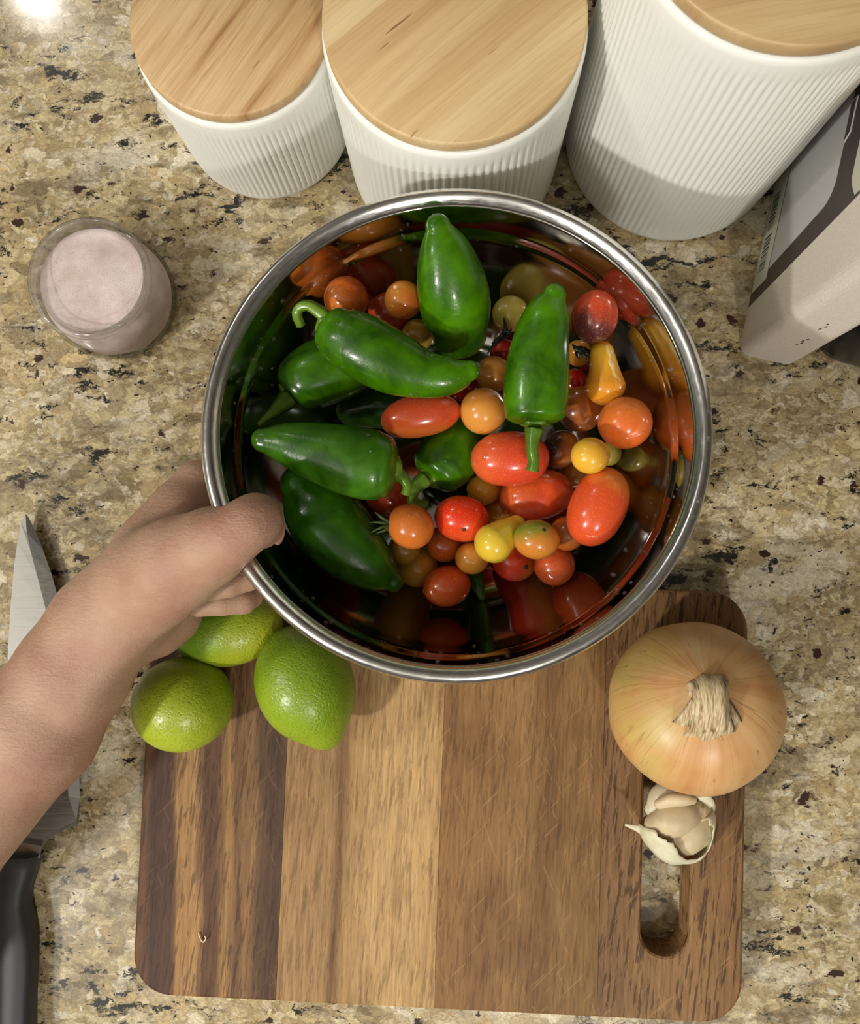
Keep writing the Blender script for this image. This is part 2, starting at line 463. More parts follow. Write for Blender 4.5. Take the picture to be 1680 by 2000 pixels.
# ------------------------------------------------------------------ canisters
def canister(cx, cy, r, h, nrib, lid_mat, label):
    root = empty('canister', (cx, cy, 0), label, 'canister', 'fluted white canisters with wooden lids')
    zt = h - 0.0085; amp = 0.00055
    prof = [(r - 0.006, 0.0), (r - 0.0022, 0.0008), (r - 0.0006, 0.003), (r, 0.006), (r, 0.0085), (r, 0.012), (r, zt * 0.5), (r, zt - 0.020), (r, zt - 0.0155), (r, zt - 0.0125), (r, zt - 0.004), (r - 0.0004, zt - 0.0016), (r - 0.0018, zt), (r - 0.0036, zt - 0.0006), (r - 0.0045, zt - 0.004), (r - 0.0045, 0.006), (0.0, 0.005)]
    fl = [0, 0, 0, 0, .5, 1, 1, 1, .6, 0, 0, 0, 0, 0, 0, 0, 0]
    def rf(th, k, rr): return rr - amp * fl[k] * (1 - np.abs(np.cos(th * nrib / 2)) * 1.9 + 0.3) if fl[k] else np.full(len(th), rr)
    v, f = lathe(prof, nrib * 6, rf)
    mobj('body', [(a + cx, b + cy, c) for a, b, c in v], f, MAT['ceramic'], root, loc=(cx, cy, 0))
    rl = r - 0.0016
    lp = [(0.0, h - 0.014), (r - 0.0055, h - 0.014), (r - 0.0055, zt + 0.0004), (rl - 0.0006, zt + 0.0006), (rl, zt + 0.0016), (rl, h - 0.0016), (rl - 0.0004, h - 0.0006), (rl - 0.0014, h), (0.0, h)]
    v, f = lathe(lp, 128)
    lid = mobj('lid', [(a + cx, b + cy, c) for a, b, c in v], f, lid_mat, root, loc=(cx, cy, 0), smooth=True)
    md = lid.modifiers.new('edges', 'EDGE_SPLIT'); md.split_angle = math.radians(50)
    return root
canister(-0.1172, 0.2833, 0.0543, 0.1045, 98, lid_wood('lid_pine_reddish', 0.60, (200, 164, 116), (214, 184, 136), (160, 112, 70), 120, seed=1.3), 'smallest white fluted canister with streaky reddish wooden lid, leftmost of three')
canister(0.0019, 0.2578, 0.0650, 0.145, 92, lid_wood('lid_pine_pale', 0.88, (204, 170, 120), (216, 188, 138), (164, 124, 80), 70, 95, seed=2.1), 'middle white fluted canister with pale striped wooden lid, directly behind the steel bowl')
canister(0.1409, 0.2678, 0.0680, 0.2083, 112, lid_wood('lid_pine_gold', 1.40, (196, 164, 116), (208, 180, 132), (164, 128, 86), 60, seed=3.7), 'tallest white fluted canister, at the right beside the standing book')

# ------------------------------------------------------------------ glass jar of pink salt
jx, jy = -0.2106, 0.1628
jar = empty('glass_jar', (jx, jy, 0), 'small round open glass jar filled to the neck, at the left on the granite', 'jar')
gm = NT('jar_glass')
lw = gm.n('ShaderNodeLayerWeight'); lw.inputs['Blend'].default_value = 0.35
tr = gm.n('ShaderNodeBsdfTransparent'); gl = gm.n('ShaderNodeBsdfGlossy'); gl.inputs['Roughness'].default_value = 0.04
gm.l(gm.mix(gm.mrange(lw.outputs['Facing'], 0.55, 1.0), (254, 255, 254), (206, 224, 202)), tr.inputs['Color'])
ms = gm.n('ShaderNodeMixShader'); gm.l(gm.mrange(lw.outputs['Fresnel'], 0.0, 1.0, 0.02, 0.6, False), ms.inputs[0]); gm.l(tr.outputs[0], ms.inputs[1]); gm.l(gl.outputs[0], ms.inputs[2])
gm.l(ms.outputs[0], gm.t.nodes['Material Output'].inputs['Surface'])
jp = [(0.0, 0.0012), (0.026, 0.0012), (0.031, 0.0), (0.034, 0.0014), (0.0375, 0.007), (0.0392, 0.016), (0.0392, 0.026), (0.0378, 0.036), (0.0356, 0.0425), (0.0348, 0.0455), (0.0356, 0.048), (0.0360, 0.051), (0.0356, 0.0535), (0.0345, 0.0548), (0.0332, 0.0546), (0.0322, 0.053), (0.0316, 0.049), (0.0318, 0.0455), (0.0330, 0.042), (0.0350, 0.0355), (0.0364, 0.026), (0.0364, 0.016), (0.0345, 0.0085), (0.029, 0.0045), (0.0, 0.004)]
v, f = lathe(jp, 72)
mobj('glass', [(a + jx, b + jy, c) for a, b, c in v], f, gm.m, jar, loc=(jx, jy, 0))
sm = NT('pink_salt'); c = sm.coord()
col = sm.ramp(sm.noise(c, 60, 4, 0.6).outputs[0], [(0.3, (188, 166, 158)), (0.5, (206, 188, 181)), (0.7, (220, 206, 199))])
dots = sm.voro(c, 1500); dm = sm.math('MULTIPLY', sm.mrange(dots.outputs['Distance'], 0.2, 0.3, 1, 0), sm.mrange(sm.sep(dots.outputs['Color'])[0], 0.82, 0.84))
col = sm.mix(sm.math('MULTIPLY', dm, 0.7), col, (120, 92, 84)); sm.col(col); sm.set(Roughness=0.7)
sm.bump(sm.noise(c, 1500, 2, 0.6).outputs[0], 0.5, 0.0006)
sp = [(0.0, 0.0044), (0.028, 0.0049), (0.0346, 0.0082), (0.0367, 0.016), (0.0367, 0.026), (0.0353, 0.0355), (0.0333, 0.0418), (0.0319, 0.0450)]
zs = lambda x, y: 0.0452 + 0.0016 * math.sin(70 * x + 1) * math.cos(90 * y) - 0.0016 * math.exp(-((x + .012) ** 2 + (y + .004) ** 2) / 1e-4)
n = 64; v, f = lathe(sp, n); f = f[:-1]
rr = [0.029, 0.024, 0.018, 0.012, 0.006]
base = len(v) - n
for r_ in rr:
    for i in range(n):
        a = 2 * math.pi * i / n; x, y = r_ * math.cos(a), r_ * math.sin(a)
        v.append((x, y, zs(x, y)))
for k in range(len(rr)):
    for i in range(n): f.append((base + k * n + i, base + k * n + (i + 1) % n, base + (k + 1) * n + (i + 1) % n, base + (k + 1) * n + i))
f.append(tuple(base + len(rr) * n + i for i in range(n)))
o = mobj('salt', [(a + jx, b + jy, c_) for a, b, c_ in v], f, sm.m, jar, loc=(jx, jy, 0))
o['label'] = 'pinkish coarse salt filling the jar'; o['kind'] = 'stuff'

# ------------------------------------------------------------------ book standing on end
bA = P(1437, 690, 0)[:2]; bB = P(1552, 709, 0)[:2]
ud = P(1502, 390, 0)[:2] - bA; ud /= np.linalg.norm(ud)          # along the cover
wd = np.array([ud[1], -ud[0]])                                     # through the thickness
bA = bA + wd * 0.0015
TH, BW, BHH = 0.037, 0.150, 0.212
book = empty('book', (bA[0], bA[1], 0), 'cream hardcover book with dark brown band and barcode, standing upright beside the tallest canister', 'book')
def bw(u, w, z): q = bA + ud * u + wd * w; return (q[0], q[1], z)
cream = NT('cream_cover'); c = cream.coord()
nz = cream.noise(c, 900, 3, 0.7).outputs[0]
cream.col(cream.mix(cream.mrange(nz, 0.3, 0.7), (212, 202, 188), (228, 219, 206))); cream.set(Roughness=0.7); cream.bump(nz, 0.25, 0.0004)
def prism(outline, z0, z1):
    n = len(outline); V = [bw(u, w, z0) for u, w in outline] + [bw(u, w, z1) for u, w in outline]
    return V, [tuple(range(n - 1, -1, -1)), tuple(range(n, 2 * n))] + [(i, (i + 1) % n, n + (i + 1) % n, n + i) for i in range(n)]
def uoutline(off, u1):
    r = 0.0075 - off; pts = [(u1, off)]
    for k in range(7): a = math.radians(90 * k / 6); pts.append((0.0075 - r * math.sin(a), 0.0075 - r * math.cos(a)))
    for k in range(7): a = math.radians(90 * k / 6); pts.append((0.0075 - r * math.cos(a), TH - 0.0075 + r * math.sin(a)))
    pts.append((u1, TH - off)); return pts
oo = uoutline(0, BW); ii = uoutline(0.0026, BW)
cov = oo + ii[::-1]
n = len(oo); V = []
for z in (0.0, BHH): V += [bw(u, w, z) for u, w in oo] + [bw(u, w, z) for u, w in ii]
Fc = []
N2 = 2 * n
for i in range(n - 1):
    Fc += [(i, i + 1, N2 + i + 1, N2 + i), (n + i + 1, n + i, N2 + n + i, N2 + n + i + 1), (i, n + i, n + i + 1, i + 1), (N2 + i, N2 + i + 1, N2 + n + i + 1, N2 + n + i)]
for i in (0, n - 1): Fc.append((i, n + i, N2 + n + i, N2 + i) if i else (i, N2 + i, N2 + n + i, n + i))
cv = mobj('cover', V, Fc, cream.m, book, loc=(bA[0], bA[1], 0), smooth=False)
v, f = prism([(0.0075, 0.0028), (BW - 0.004, 0.0028), (BW - 0.004, TH - 0.0028), (0.0075, TH - 0.0028)], 0.004, BHH - 0.004)
mobj('page_block', v, f, plain('paper', (226, 218, 200), 0.8), book, loc=(bA[0], bA[1], 0), smooth=False)
def facepoly(name, pts, mat, lift, parent=cv):
    n = len(pts)
    V = [bw(u, -lift, z) for u, z in pts] + [bw(u, 0.0001, z) for u, z in pts]
    Fc = [tuple(range(n)), tuple(range(2 * n - 1, n - 1, -1))] + [(i, n + i, n + (i + 1) % n, (i + 1) % n) for i in range(n)]
    me = bpy.data.meshes.new(name)
    lx = np.array([bA[0], bA[1], 0.0])
    me.from_pydata([tuple(np.array(q) - lx) for q in V], [], Fc); me.materials.append(mat)
    o = bpy.data.objects.new(name, me); COL.objects.link(o); o.parent = parent; o.location = (0, 0, 0); return o
dk = plain('dark_brown_print', (62, 50, 48), 0.45)
pale = plain('pale_grey_print', (190, 190, 188), 0.4)
labelm = plain('white_label', (204, 208, 190), 0.5)
ink = plain('black_ink', (38, 40, 34), 0.6)
whl = plain('white_line', (222, 218, 212), 0.5)
o = facepoly('printed_ground', [(0.0300, 0.0012), (0.0475, 0.209), (BW - 0.001, 0.209), (BW - 0.001, 0.0012)], dk, 0.0002); o['label'] = 'dark brown printed area of the cover'
def rcorner(cu, cz, r, a0, n=7): return [(cu + r * math.cos(math.radians(a0 + 90 * k / (n - 1))), cz + r * math.sin(math.radians(a0 + 90 * k / (n - 1)))) for k in range(n)]
pts = [(0.0405, 0.0285), (0.0428, 0.0285), (0.0428, 0.0290)] 
panel = [(0.0465, 0.0295)] + rcorner(0.0665, 0.0985, 0.0115, 90)[::-1][:0]
pan = [(0.0462, 0.0280), (0.0535, 0.0960)] + [(0.0535 + 0.0125 * (1 - math.cos(math.radians(k * 15))), 0.0960 + 0.0135 * math.sin(math.radians(k * 15))) for k in range(1, 7)] + [(BW - 0.006, 0.1095), (BW - 0.006, 0.0280)]
o = facepoly('pale_panel', pan, pale, 0.0004); o['label'] = 'pale grey panel with a rounded corner'
pan2 = [(0.0490, 0.1400), (0.0545, 0.1310), (BW - 0.004, 0.1310), (BW - 0.004, 0.205), (0.0505, 0.205)]
o = facepoly('pale_panel', [(0.0435 , 0.1385), (0.0505, 0.1330), (0.056, 0.1305), (BW - 0.006, 0.1305), (BW - 0.006, 0.2), (0.047, 0.2)], plain('cream_print', (204, 196, 180), 0.5), 0.0004)
facepoly('outline_frame', [(0.0835, 0.1098), (0.0865, 0.1160), (0.1060, 0.1160), (0.1060, 0.1098)], whl, 0.0006)
facepoly('outline_frame', [(0.0850, 0.1098), (0.0872, 0.1150), (0.1048, 0.1150), (0.1048, 0.1098)], dk, 0.0008)
o = facepoly('barcode_label', [(0.0385, 0.0030), (0.0400, 0.0262), (BW - 0.02, 0.0262), (BW - 0.02, 0.0030)], labelm, 0.0005); o['label'] = 'white barcode label'
bars = []; u_ = 0.0500; r2 = random.Random(3)
V, Fc = [], []
while u_ < 0.1000:
    w_ = r2.choice([0.0004, 0.0007, 0.0010, 0.0013])
    for zz, lf in ((0.0065, 0.0006),):
        o_ = len(V); V += [bw(u_, -lf, 0.0075), bw(u_ + w_, -lf, 0.0075), bw(u_ + w_, -lf, 0.0185), bw(u_, -lf, 0.0185)]; Fc.append((o_, o_ + 1, o_ + 2, o_ + 3))
    u_ += w_ + r2.choice([0.0006, 0.0009, 0.0013]) + (0.0035 if abs(u_ - 0.070) < 0.0010 else 0)
o = mobj('barcode', V, Fc, ink, cv, loc=(bA[0], bA[1], 0), smooth=False); o.location = (0, 0, 0); o['label'] = 'black barcode lines'
# worn specks of print on the spine
V, Fc = [], []
for z0, w0 in ((0.040, 0.020), (0.045, 0.021), (0.049, 0.020), (0.053, 0.021), (0.074, 0.019), (0.079, 0.020), (0.083, 0.019)):
    o_ = len(V); V += [bw(-0.0002, w0, z0), bw(-0.0002, w0 + 0.0012, z0 + 0.0006), bw(-0.0002, w0 + 0.0010, z0 + 0.0030), bw(-0.0002, w0 + 0.0004, z0 + 0.0022)]; Fc.append((o_, o_ + 1, o_ + 2, o_ + 3))
o = mobj('spine_print', V, Fc, ink, cv, loc=(bA[0], bA[1], 0), smooth=False); o.location = (0, 0, 0); o['label'] = 'worn dark specks of print on the spine'

# ------------------------------------------------------------------ black container behind the book
q = P(1668, 640, 0)
bc = P(1672, 622, 0)
v, f = [], []
def sup(th, k, r): return r / (np.abs(np.cos(th)) ** 3.6 + np.abs(np.sin(th)) ** 3.6) ** (1 / 3.6)
pr_ = [(0.0, 0.0008), (0.027, 0.0), (0.0315, 0.0012), (0.034, 0.005), (0.035, 0.012), (0.0355, 0.050), (0.0348, 0.056), (0.0325, 0.0595), (0.028, 0.061), (0.0, 0.0612)]
v, f = lathe(pr_, 64, sup)
a_ = -0.226
bq = np.array([bc[0] + 0.0085, bc[1] + 0.001, 0])
v = [(bq[0] + x * math.cos(a_) - y * math.sin(a_), bq[1] + x * math.sin(a_) + y * math.cos(a_), z) for x, y, z in v]
bk = NT('glossy_black'); c = bk.coord(); bk.col(bk.mix(bk.mrange(bk.noise(c, 300, 4, 0.7).outputs[0], 0.68, 0.78), (16, 18, 21), (44, 46, 50))); bk.set(Roughness=0.25); bk.b.inputs['Specular IOR Level'].default_value = 0.25
o = mobj('container', v, f, bk.m, None, loc=tuple(bq)); tag(o, 'glossy black rounded container on the granite behind the book, at the right edge', 'container')

# ------------------------------------------------------------------ chef's knife
kz = 0.0075
knife = empty('chef_knife', tuple(P(60, 1600, 0)), "chef's knife with a steel blade and black handle lying on the granite under the forearm", 'knife')
spine_px = [(50, 1003), (41, 1022), (34, 1060), (28, 1100), (21, 1180), (16, 1260), (13, 1340), (11, 1420), (9, 1500), (8, 1570), (8, 1606), (7, 1618), (7, 1632), (7, 1650), (7, 1672)]
bev_px = [(51, 1006), (52, 1040), (62, 1085), (74, 1130), (92, 1200), (106, 1270), (116, 1340), (123, 1420), (128, 1500), (134, 1556), (149, 1604), (124, 1614), (100, 1627), (84, 1646), (74, 1671)]
edge_px = [(52, 1004), (66, 1030), (84, 1074), (101, 1122), (122, 1200), (136, 1275), (145, 1345), (151, 1420), (155, 1500), (156, 1560), (153, 1613), (128, 1619), (103, 1631), (87, 1649), (76, 1673)]
V = []
for row, zt_ in ((spine_px, 0.0022), (bev_px, 0.0020), (edge_px, 0.0003)):
    for x, y in row: V.append(P(x, y, kz + zt_))
m = len(spine_px)
for row in (spine_px, bev_px, edge_px):
    for x, y in row: V.append(P(x, y, kz))
Fc = []
for b0 in (0, 3 * m):
    for r_ in range(2):
        for i in range(m - 1):
            q = (b0 + r_ * m + i, b0 + r_ * m + i + 1, b0 + (r_ + 1) * m + i + 1, b0 + (r_ + 1) * m + i)
            Fc.append(q if b0 == 0 else q[::-1])
for r_ in (0, 2):
    for i in range(m - 1):
        Fc.append((r_ * m + i, 3 * m + r_ * m + i, 3 * m + r_ * m + i + 1, r_ * m + i + 1))
bl = NT('blade_steel'); c = bl.coord()
n1 = bl.noise(bl.mapping(c, scale=(0.05, 1, 1)), 1400, 2, 0.6).outputs[0]
bl.col((150, 148, 142)); bl.set(Metallic=0.95); bl.l(bl.mrange(n1, 0.3, 0.7, 0.30, 0.46, False), bl.b.inputs['Roughness']); bl.bump(n1, 0.05, 0.0003)
# choil curve: heel to bolster
o = mobj('blade', V, Fc, bl.m, knife, loc=tuple(knife.location), smooth=False)
pt = [(8, 1660), (83, 1660), (79, 1672), (8, 1672)]
# bolster
V = [P(x, y, z) for z in (kz - 0.002, kz + 0.0055) for x, y in ((7, 1640), (82, 1652), (78, 1676), (6, 1676))]
mobj('bolster', V, [(3, 2, 1, 0), (4, 5, 6, 7), (0, 1, 5, 4), (1, 2, 6, 5), (2, 3, 7, 6), (3, 0, 4, 7)], plain('bolster_steel', (190, 186, 178), 0.25, Metallic=0.9), knife, loc=tuple(knife.location), smooth=False)
rows = [(1668, 3, 80), (1700, 2, 72), (1735, 2, 60), (1765, 2, 57), (1800, 3, 64), (1840, 3, 71), (1890, 3, 71), (1950, 3, 67), (2010, 2, 66), (2080, 1, 68), (2150, -2, 74), (2190, -6, 74), (2205, 4, 60)]
V, Fc = [], []; ns = 20
for y, xa, xb in rows:
    c0 = P((xa + xb) / 2, y, 0.011); hw = (P(xb, y, 0.011) - P(xa, y, 0.011))[0] / 2
    for i in range(ns):
        a = 2 * math.pi * i / ns
        cs, sn = math.cos(a), math.sin(a)
        V.append((c0[0] + hw * abs(cs) ** 0.75 * np.sign(cs), c0[1], 0.0105 + 0.0100 * abs(sn) ** 0.75 * np.sign(sn)))
for k in range(len(rows) - 1):
    for i in range(ns): Fc.append((k * ns + i, k * ns + (i + 1) % ns, (k + 1) * ns + (i + 1) % ns, (k + 1) * ns + i))
Fc += [tuple(range(ns)), tuple((len(rows) - 1) * ns + i for i in range(ns))]
mobj('handle', V, Fc, plain('black_handle', (46, 46, 48), 0.55), knife, loc=tuple(knife.location))

# ------------------------------------------------------------------ bowl
TILT = math.radians(7.0)
RIMC = P(889, 825, 0.140); DEPTH = 0.090
Rb = np.array([[1, 0, 0], [0, math.cos(TILT), math.sin(TILT)], [0, -math.sin(TILT), math.cos(TILT)]])
BASE = RIMC - Rb @ np.array([0, 0, DEPTH])
PROF = [(0, .0012), (.054, .0012), (.064, .0020), (.0725, .0050), (.0800, .0105), (.0862, .0180), (.0935, .0300), (.1010, .0455), (.1066, .0620), (.1076, .0668), (.1090, .0682), (.1102, .076), (.1125, .0875)]
RIM_IN, RIM_OUT = .1125, .1203
bowl = empty('mixing_bowl', tuple(BASE), 'polished stainless steel mixing bowl held up by the hand, full of peppers and tomatoes', 'bowl')
bowl.rotation_euler = (-TILT, 0, 0)
def smooth_prof(p, per=4):
    q = catmull([(a, b, 0) for a, b in p], per); return [(max(x, 0), y) for x, y, _ in q]
inn = smooth_prof(PROF[:9]) + PROF[9:11] + smooth_prof(PROF[10:])[1:]
rimc = [(0.1146, 0.0905), (0.1166, 0.0913), (0.1186, 0.0908), (0.1200, 0.0890), (0.1203, 0.0868), (0.1196, 0.0850), (0.1180, 0.0842), (0.1160, 0.0846), (0.1150, 0.0858)]
out = [(r + 0.0012 if r > 0.06 else r, z - 0.0008 if r > 0.06 else z - 0.0012) for r, z in inn[::-1]]
v, f = lathe(inn + out[1:], 160)
me = bpy.data.meshes.new('shell'); me.from_pydata(v, [], f); me.polygons.foreach_set('use_smooth', [True] * len(f)); me.materials.append(MAT['steel'])
shell = bpy.data.objects.new('shell', me); COL.objects.link(shell); shell.parent = bowl
v, f = lathe([(0.1124, 0.0868)] + rimc + [(0.1136, 0.0850)], 160)
me = bpy.data.meshes.new('rolled_rim'); me.from_pydata(v, [], f[:-2]); me.polygons.foreach_set('use_smooth', [True] * len(me.polygons)); me.materials.append(steel('rim_steel', 0.20, (226, 224, 220)))
rim = bpy.data.objects.new('rolled_rim', me); COL.objects.link(rim); rim.parent = bowl

def bowl_sd(pts):
    """distance from points to the bowl's sheet metal (rim roll included)"""
    l = (np.asarray(pts) - BASE) @ Rb
    q = np.stack([np.hypot(l[:, 0], l[:, 1]), l[:, 2]], 1)
    best = np.full(len(q), 9.0)
    pr = np.array([(r + 0.0006, z - 0.0004) for r, z in PROF])
    for a, b in zip(pr[:-1], pr[1:]):
        ab = b - a; t = np.clip(((q - a) @ ab) / (ab @ ab), 0, 1)
        best = np.minimum(best, np.linalg.norm(q - a - t[:, None] * ab, axis=1) - 0.0007)
    rc = np.array([0.1166, 0.0876])
    best = np.minimum(best, np.linalg.norm(q - rc, axis=1) - 0.0040)
    return best, l

# water beads on the inside wall and on the rim
rows = []
for _ in range(150):
    th = rng.uniform(0, 2 * math.pi); t_ = rng.choice([9.5, 10.4, 10.8, 8.2, 8.6, 7.5, 11.4, 11.8]) - rng.random() * 0.4
    k = int(t_); fr_ = t_ - k
    a, b = np.array(PROF[min(k, 11)]), np.array(PROF[min(k + 1, 12)]); q = a + (b - a) * fr_; d = (b - a) / np.linalg.norm(b - a)
    nl = np.array([-d[1] * math.cos(th), -d[1] * math.sin(th), d[0]])
    pl = np.array([q[0] * math.cos(th), q[0] * math.sin(th), q[1]]) + nl * 0.0002
    rows.append((BASE + Rb @ pl, Rb @ nl, rng.choice([0.0005, 0.0007, 0.0009, 0.0013])))
for _ in range(46):
    th = rng.uniform(-0.4, 2.2); al = rng.uniform(60, 120)
    rr_, zz_ = 0.1172 + 0.0034 * math.cos(math.radians(al)), 0.0872 + 0.0038 * math.sin(math.radians(al))
    nl = np.array([math.cos(th) * 0.2, math.sin(th) * 0.2, 1.0])
    rows.append((BASE + Rb @ np.array([rr_ * math.cos(th), rr_ * math.sin(th), zz_]), Rb @ nl, rng.choice([0.0006, 0.0009, 0.0014])))
V_ = icodrops([(Rb.T @ (np.array(c_) - BASE), Rb.T @ np.array(n_), r_) for c_, n_, r_ in rows], MAT['water'], bowl)
for vv in V_.data.vertices: vv.co = vv.co + Vector(bowl.location)
V_.location = (0, 0, 0)

# ------------------------------------------------------------------ vegetables in the bowl
def chain_pts(ch, z0): return [P(x, y, z0 + dz) for x, y, r, dz in ch], [r * (H - z0 - dz) / F for x, y, r, dz in ch]

def sweep(ch, z0, lobes=0.03, phase=0.0, n=28, flat0=1.0, flat1=1.0):
    """smooth fruit body through a chain of circles; returns verts, faces, first/last centre and direction"""
    pts, rad = chain_pts(ch, z0)
    q = catmull([np.append(p, r) for p, r in zip(pts, rad)], 7)
    c, r = q[:, :3], q[:, 3]
    d0 = c[0] - c[1]; d0 /= np.linalg.norm(d0); d1 = c[-1] - c[-2]; d1 /= np.linalg.norm(d1)
    ang = np.linspace(0.12, 1, 7) * math.pi / 2
    pre = [(c[0] + d0 * r[0] * flat0 * math.cos(a), r[0] * math.sin(a)) for a in ang[:-1]]
    post = [(c[-1] + d1 * r[-1] * flat1 * math.cos(a), r[-1] * math.sin(a)) for a in ang[:-1][::-1]]
    path = [p for p, _ in pre] + list(c) + [p for p, _ in post]
    rr = [x for _, x in pre] + list(r) + [x for _, x in post]
    # steady frame along the whole body
    T = np.gradient(np.array(c), axis=0); T /= np.linalg.norm(T, axis=1)[:, None]
    TT = [T[0]] * len(pre) + list(T) + [T[-1]] * len(post)
    N = np.cross(T[0], [0.1, 0.2, 1.0]); N /= np.linalg.norm(N)
    V, Fc = [], []
    for p, t, x in zip(path, TT, rr):
        N = N - (N @ t) * t; N /= np.linalg.norm(N); Bn = np.cross(t, N)
        for i in range(n):
            th = 2 * math.pi * i / n
            k = x * (1 + lobes * math.cos(3 * th + phase) + lobes * 0.5 * math.cos(2 * th + phase * 2))
            V.append(p + k * (math.cos(th) * N + math.sin(th) * Bn))
    m = len(path)
    for k in range(m - 1):
        for i in range(n):
            j = (i + 1) % n; Fc.append((k * n + i, k * n + j, (k + 1) * n + j, (k + 1) * n + i))
    Fc.append(tuple(range(n - 1, -1, -1))); Fc.append(tuple((m - 1) * n + i for i in range(n)))
    return V, Fc, path[0], -d0, path[-1], -d1

def drops_on(obj, root, count, rmin=0.0005, rmax=0.0011, zmin=0.25):
    vs_ = [(np.array(v.co) , np.array(v.normal)) for v in obj.data.vertices]
    up_ = [q for q in vs_ if q[1][2] > zmin]
    rows = []
    for _ in range(count):
        c_, n_ = rng.choice(up_)
        c_ = c_ + np.array([rng.uniform(-1, 1), rng.uniform(-1, 1), 0]) * 0.0006
        rows.append((c_ + np.array(root.location) , n_, rng.uniform(rmin, rmax) * (0.7 if rng.random() < .6 else 1.2)))
    return icodrops(rows, MAT['water'], root)

PG = 'green jalapeno peppers in the bowl'
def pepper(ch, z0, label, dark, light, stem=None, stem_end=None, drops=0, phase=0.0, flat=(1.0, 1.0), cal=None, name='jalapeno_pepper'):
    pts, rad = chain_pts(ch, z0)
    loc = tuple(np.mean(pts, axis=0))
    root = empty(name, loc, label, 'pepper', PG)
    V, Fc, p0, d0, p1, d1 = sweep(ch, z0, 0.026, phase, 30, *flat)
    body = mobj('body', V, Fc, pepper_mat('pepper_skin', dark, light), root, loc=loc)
    if stem:
        sp_ = [P(x, y, z0 + dz) for x, y, r, dz in stem]; sr = [r * (H - z0 - dz) / F for x, y, r, dz in stem]
        q = catmull([np.append(p, r) for p, r in zip(sp_, sr)], 6)
        v, f = tube(q[:, :3], q[:, 3], 14, lambda th, t: 1 + 0.10 * math.cos(5 * th))
        mobj('stem', v, f, MAT['stem'], root, loc=loc)
        # calyx cap hugging the shoulder
        cen, dr = (p0, d0) if stem_end == 0 else (p1, d1)
        cr = cal or sr[0] * 1.55
        a = np.cross(dr, [0.2, 0.1, 1]); a /= np.linalg.norm(a); b = np.cross(dr, a)
        Vc, Fcc = [], []; nn = 20
        for k, (rf, hh) in enumerate(((0.25, -0.0022), (0.62, -0.0016), (1.0, 0.0002), (0.9, 0.0016))):
            for i in range(nn):
                th = 2 * math.pi * i / nn; w = 1 + (0.16 * math.cos(5 * th) if k >= 2 else 0)
                Vc.append(np.array(cen) + dr * hh + cr * rf * w * (a * math.cos(th) + b * math.sin(th)))
        for k in range(3):
            for i in range(nn): Fcc.append((k * nn + i, k * nn + (i + 1) % nn, (k + 1) * nn + (i + 1) % nn, (k + 1) * nn + i))
        Fcc.append(tuple(range(nn)))
        mobj('calyx', Vc, Fcc, MAT['stem'], root, loc=loc)
    if drops: drops_on(body, root, drops)
    return root

GD, GL = (22, 58, 0), (72, 126, 2)
pepper([(856,443,26,.022),(866,482,50,.016),(879,540,68,.006),(890,600,70,-.005),(897,645,56,-.014)], .1072, 'upright green jalapeno leaning on the far bowl wall, tip pointing up', (26, 68, 0), (84, 142, 6), phase=0.6, drops=4)
pepper([(648,640,45,0),(670,656,57,0),(715,680,64,0),(775,712,60,0),(835,732,46,.001),(885,733,36,.002),(918,724,20,.003)], .1208, 'long curved green jalapeno with a hooked stem, beaded with water', GD, GL,
       stem=[(640,622,15,.002),(622,608,13,.003),(603,597,11,.004),(586,600,10,.003),(580,614,10,.001),(588,636,9,-.003)], stem_end=0, drops=70, flat=(0.5, 1.0))
pepper([(1083,577,24,.006),(1070,612,45,.004),(1058,660,55,.002),(1050,720,63,0),(1046,780,64,-.002),(1046,812,60,-.002)], .1184, 'green jalapeno at the right with its straight stem hanging over red tomatoes', (22, 60, 0), (80, 138, 6),
       stem=[(1044,838,18,.002),(1041,858,14,.002),(1040,880,12,.002),(1043,900,11,.001),(1040,920,12,0)], stem_end=1, drops=14, phase=1.4, flat=(1.0, 0.30))
pepper([(577,764,48,0),(598,746,61,0),(640,725,66,-.002),(690,712,58,-.004),(735,705,38,-.006)], .0948, 'green jalapeno in the dark left side, under the long curved one', (22, 58, 0), (72, 126, 4),
       stem=[(563,779,20,.006),(546,794,15,.009),(527,810,9,.012),(504,830,5,.013)], stem_end=0, drops=6, phase=2.2, flat=(0.35, 1.0))
pepper([(514,860,24,.002),(560,866,42,.001),(620,882,58,0),(680,898,68,0),(728,908,69,0),(752,911,62,0)], .1220, 'plump green jalapeno lying level at the left, stem to its right end', GD, (66, 116, 18),
       stem=[(778,925,14,-.004),(790,936,11,-.003),(796,950,9,-.003),(792,966,9,-.004)], stem_end=1, drops=26, phase=0.3, flat=(1.0, 0.42))
pepper([(852,922,53,.002),(872,899,61,0),(895,865,60,-.003),(918,832,42,-.006)], .0780, 'green jalapeno deep in the middle with a curled stem', (26, 68, 0), (82, 140, 6),
       stem=[(830,936,17,.008),(814,950,13,.010),(806,968,11,.010),(812,984,11,.010),(836,988,10,.010)], stem_end=0, drops=8, phase=1.9, flat=(0.42, 1.0))
pepper([(585,945,38,.004),(612,982,66,.002),(652,1032,74,0),(698,1080,64,0),(740,1116,44,0),(768,1135,22,0)], .0992, 'shade-darkened green jalapeno lowest at the left, beside the thumb', (18, 50, 0), (52, 102, 4), drops=10, phase=0.9)  # greens darkened for the shade of hand and bowl
pepper([(690,800,34,0),(730,792,46,0),(775,790,46,0),(815,795,34,0)], .0608, 'shadowed green jalapeno almost buried under the curved one', (20, 46, 8), (50, 92, 16), phase=2.8)  # shade under the heap is put into these greens
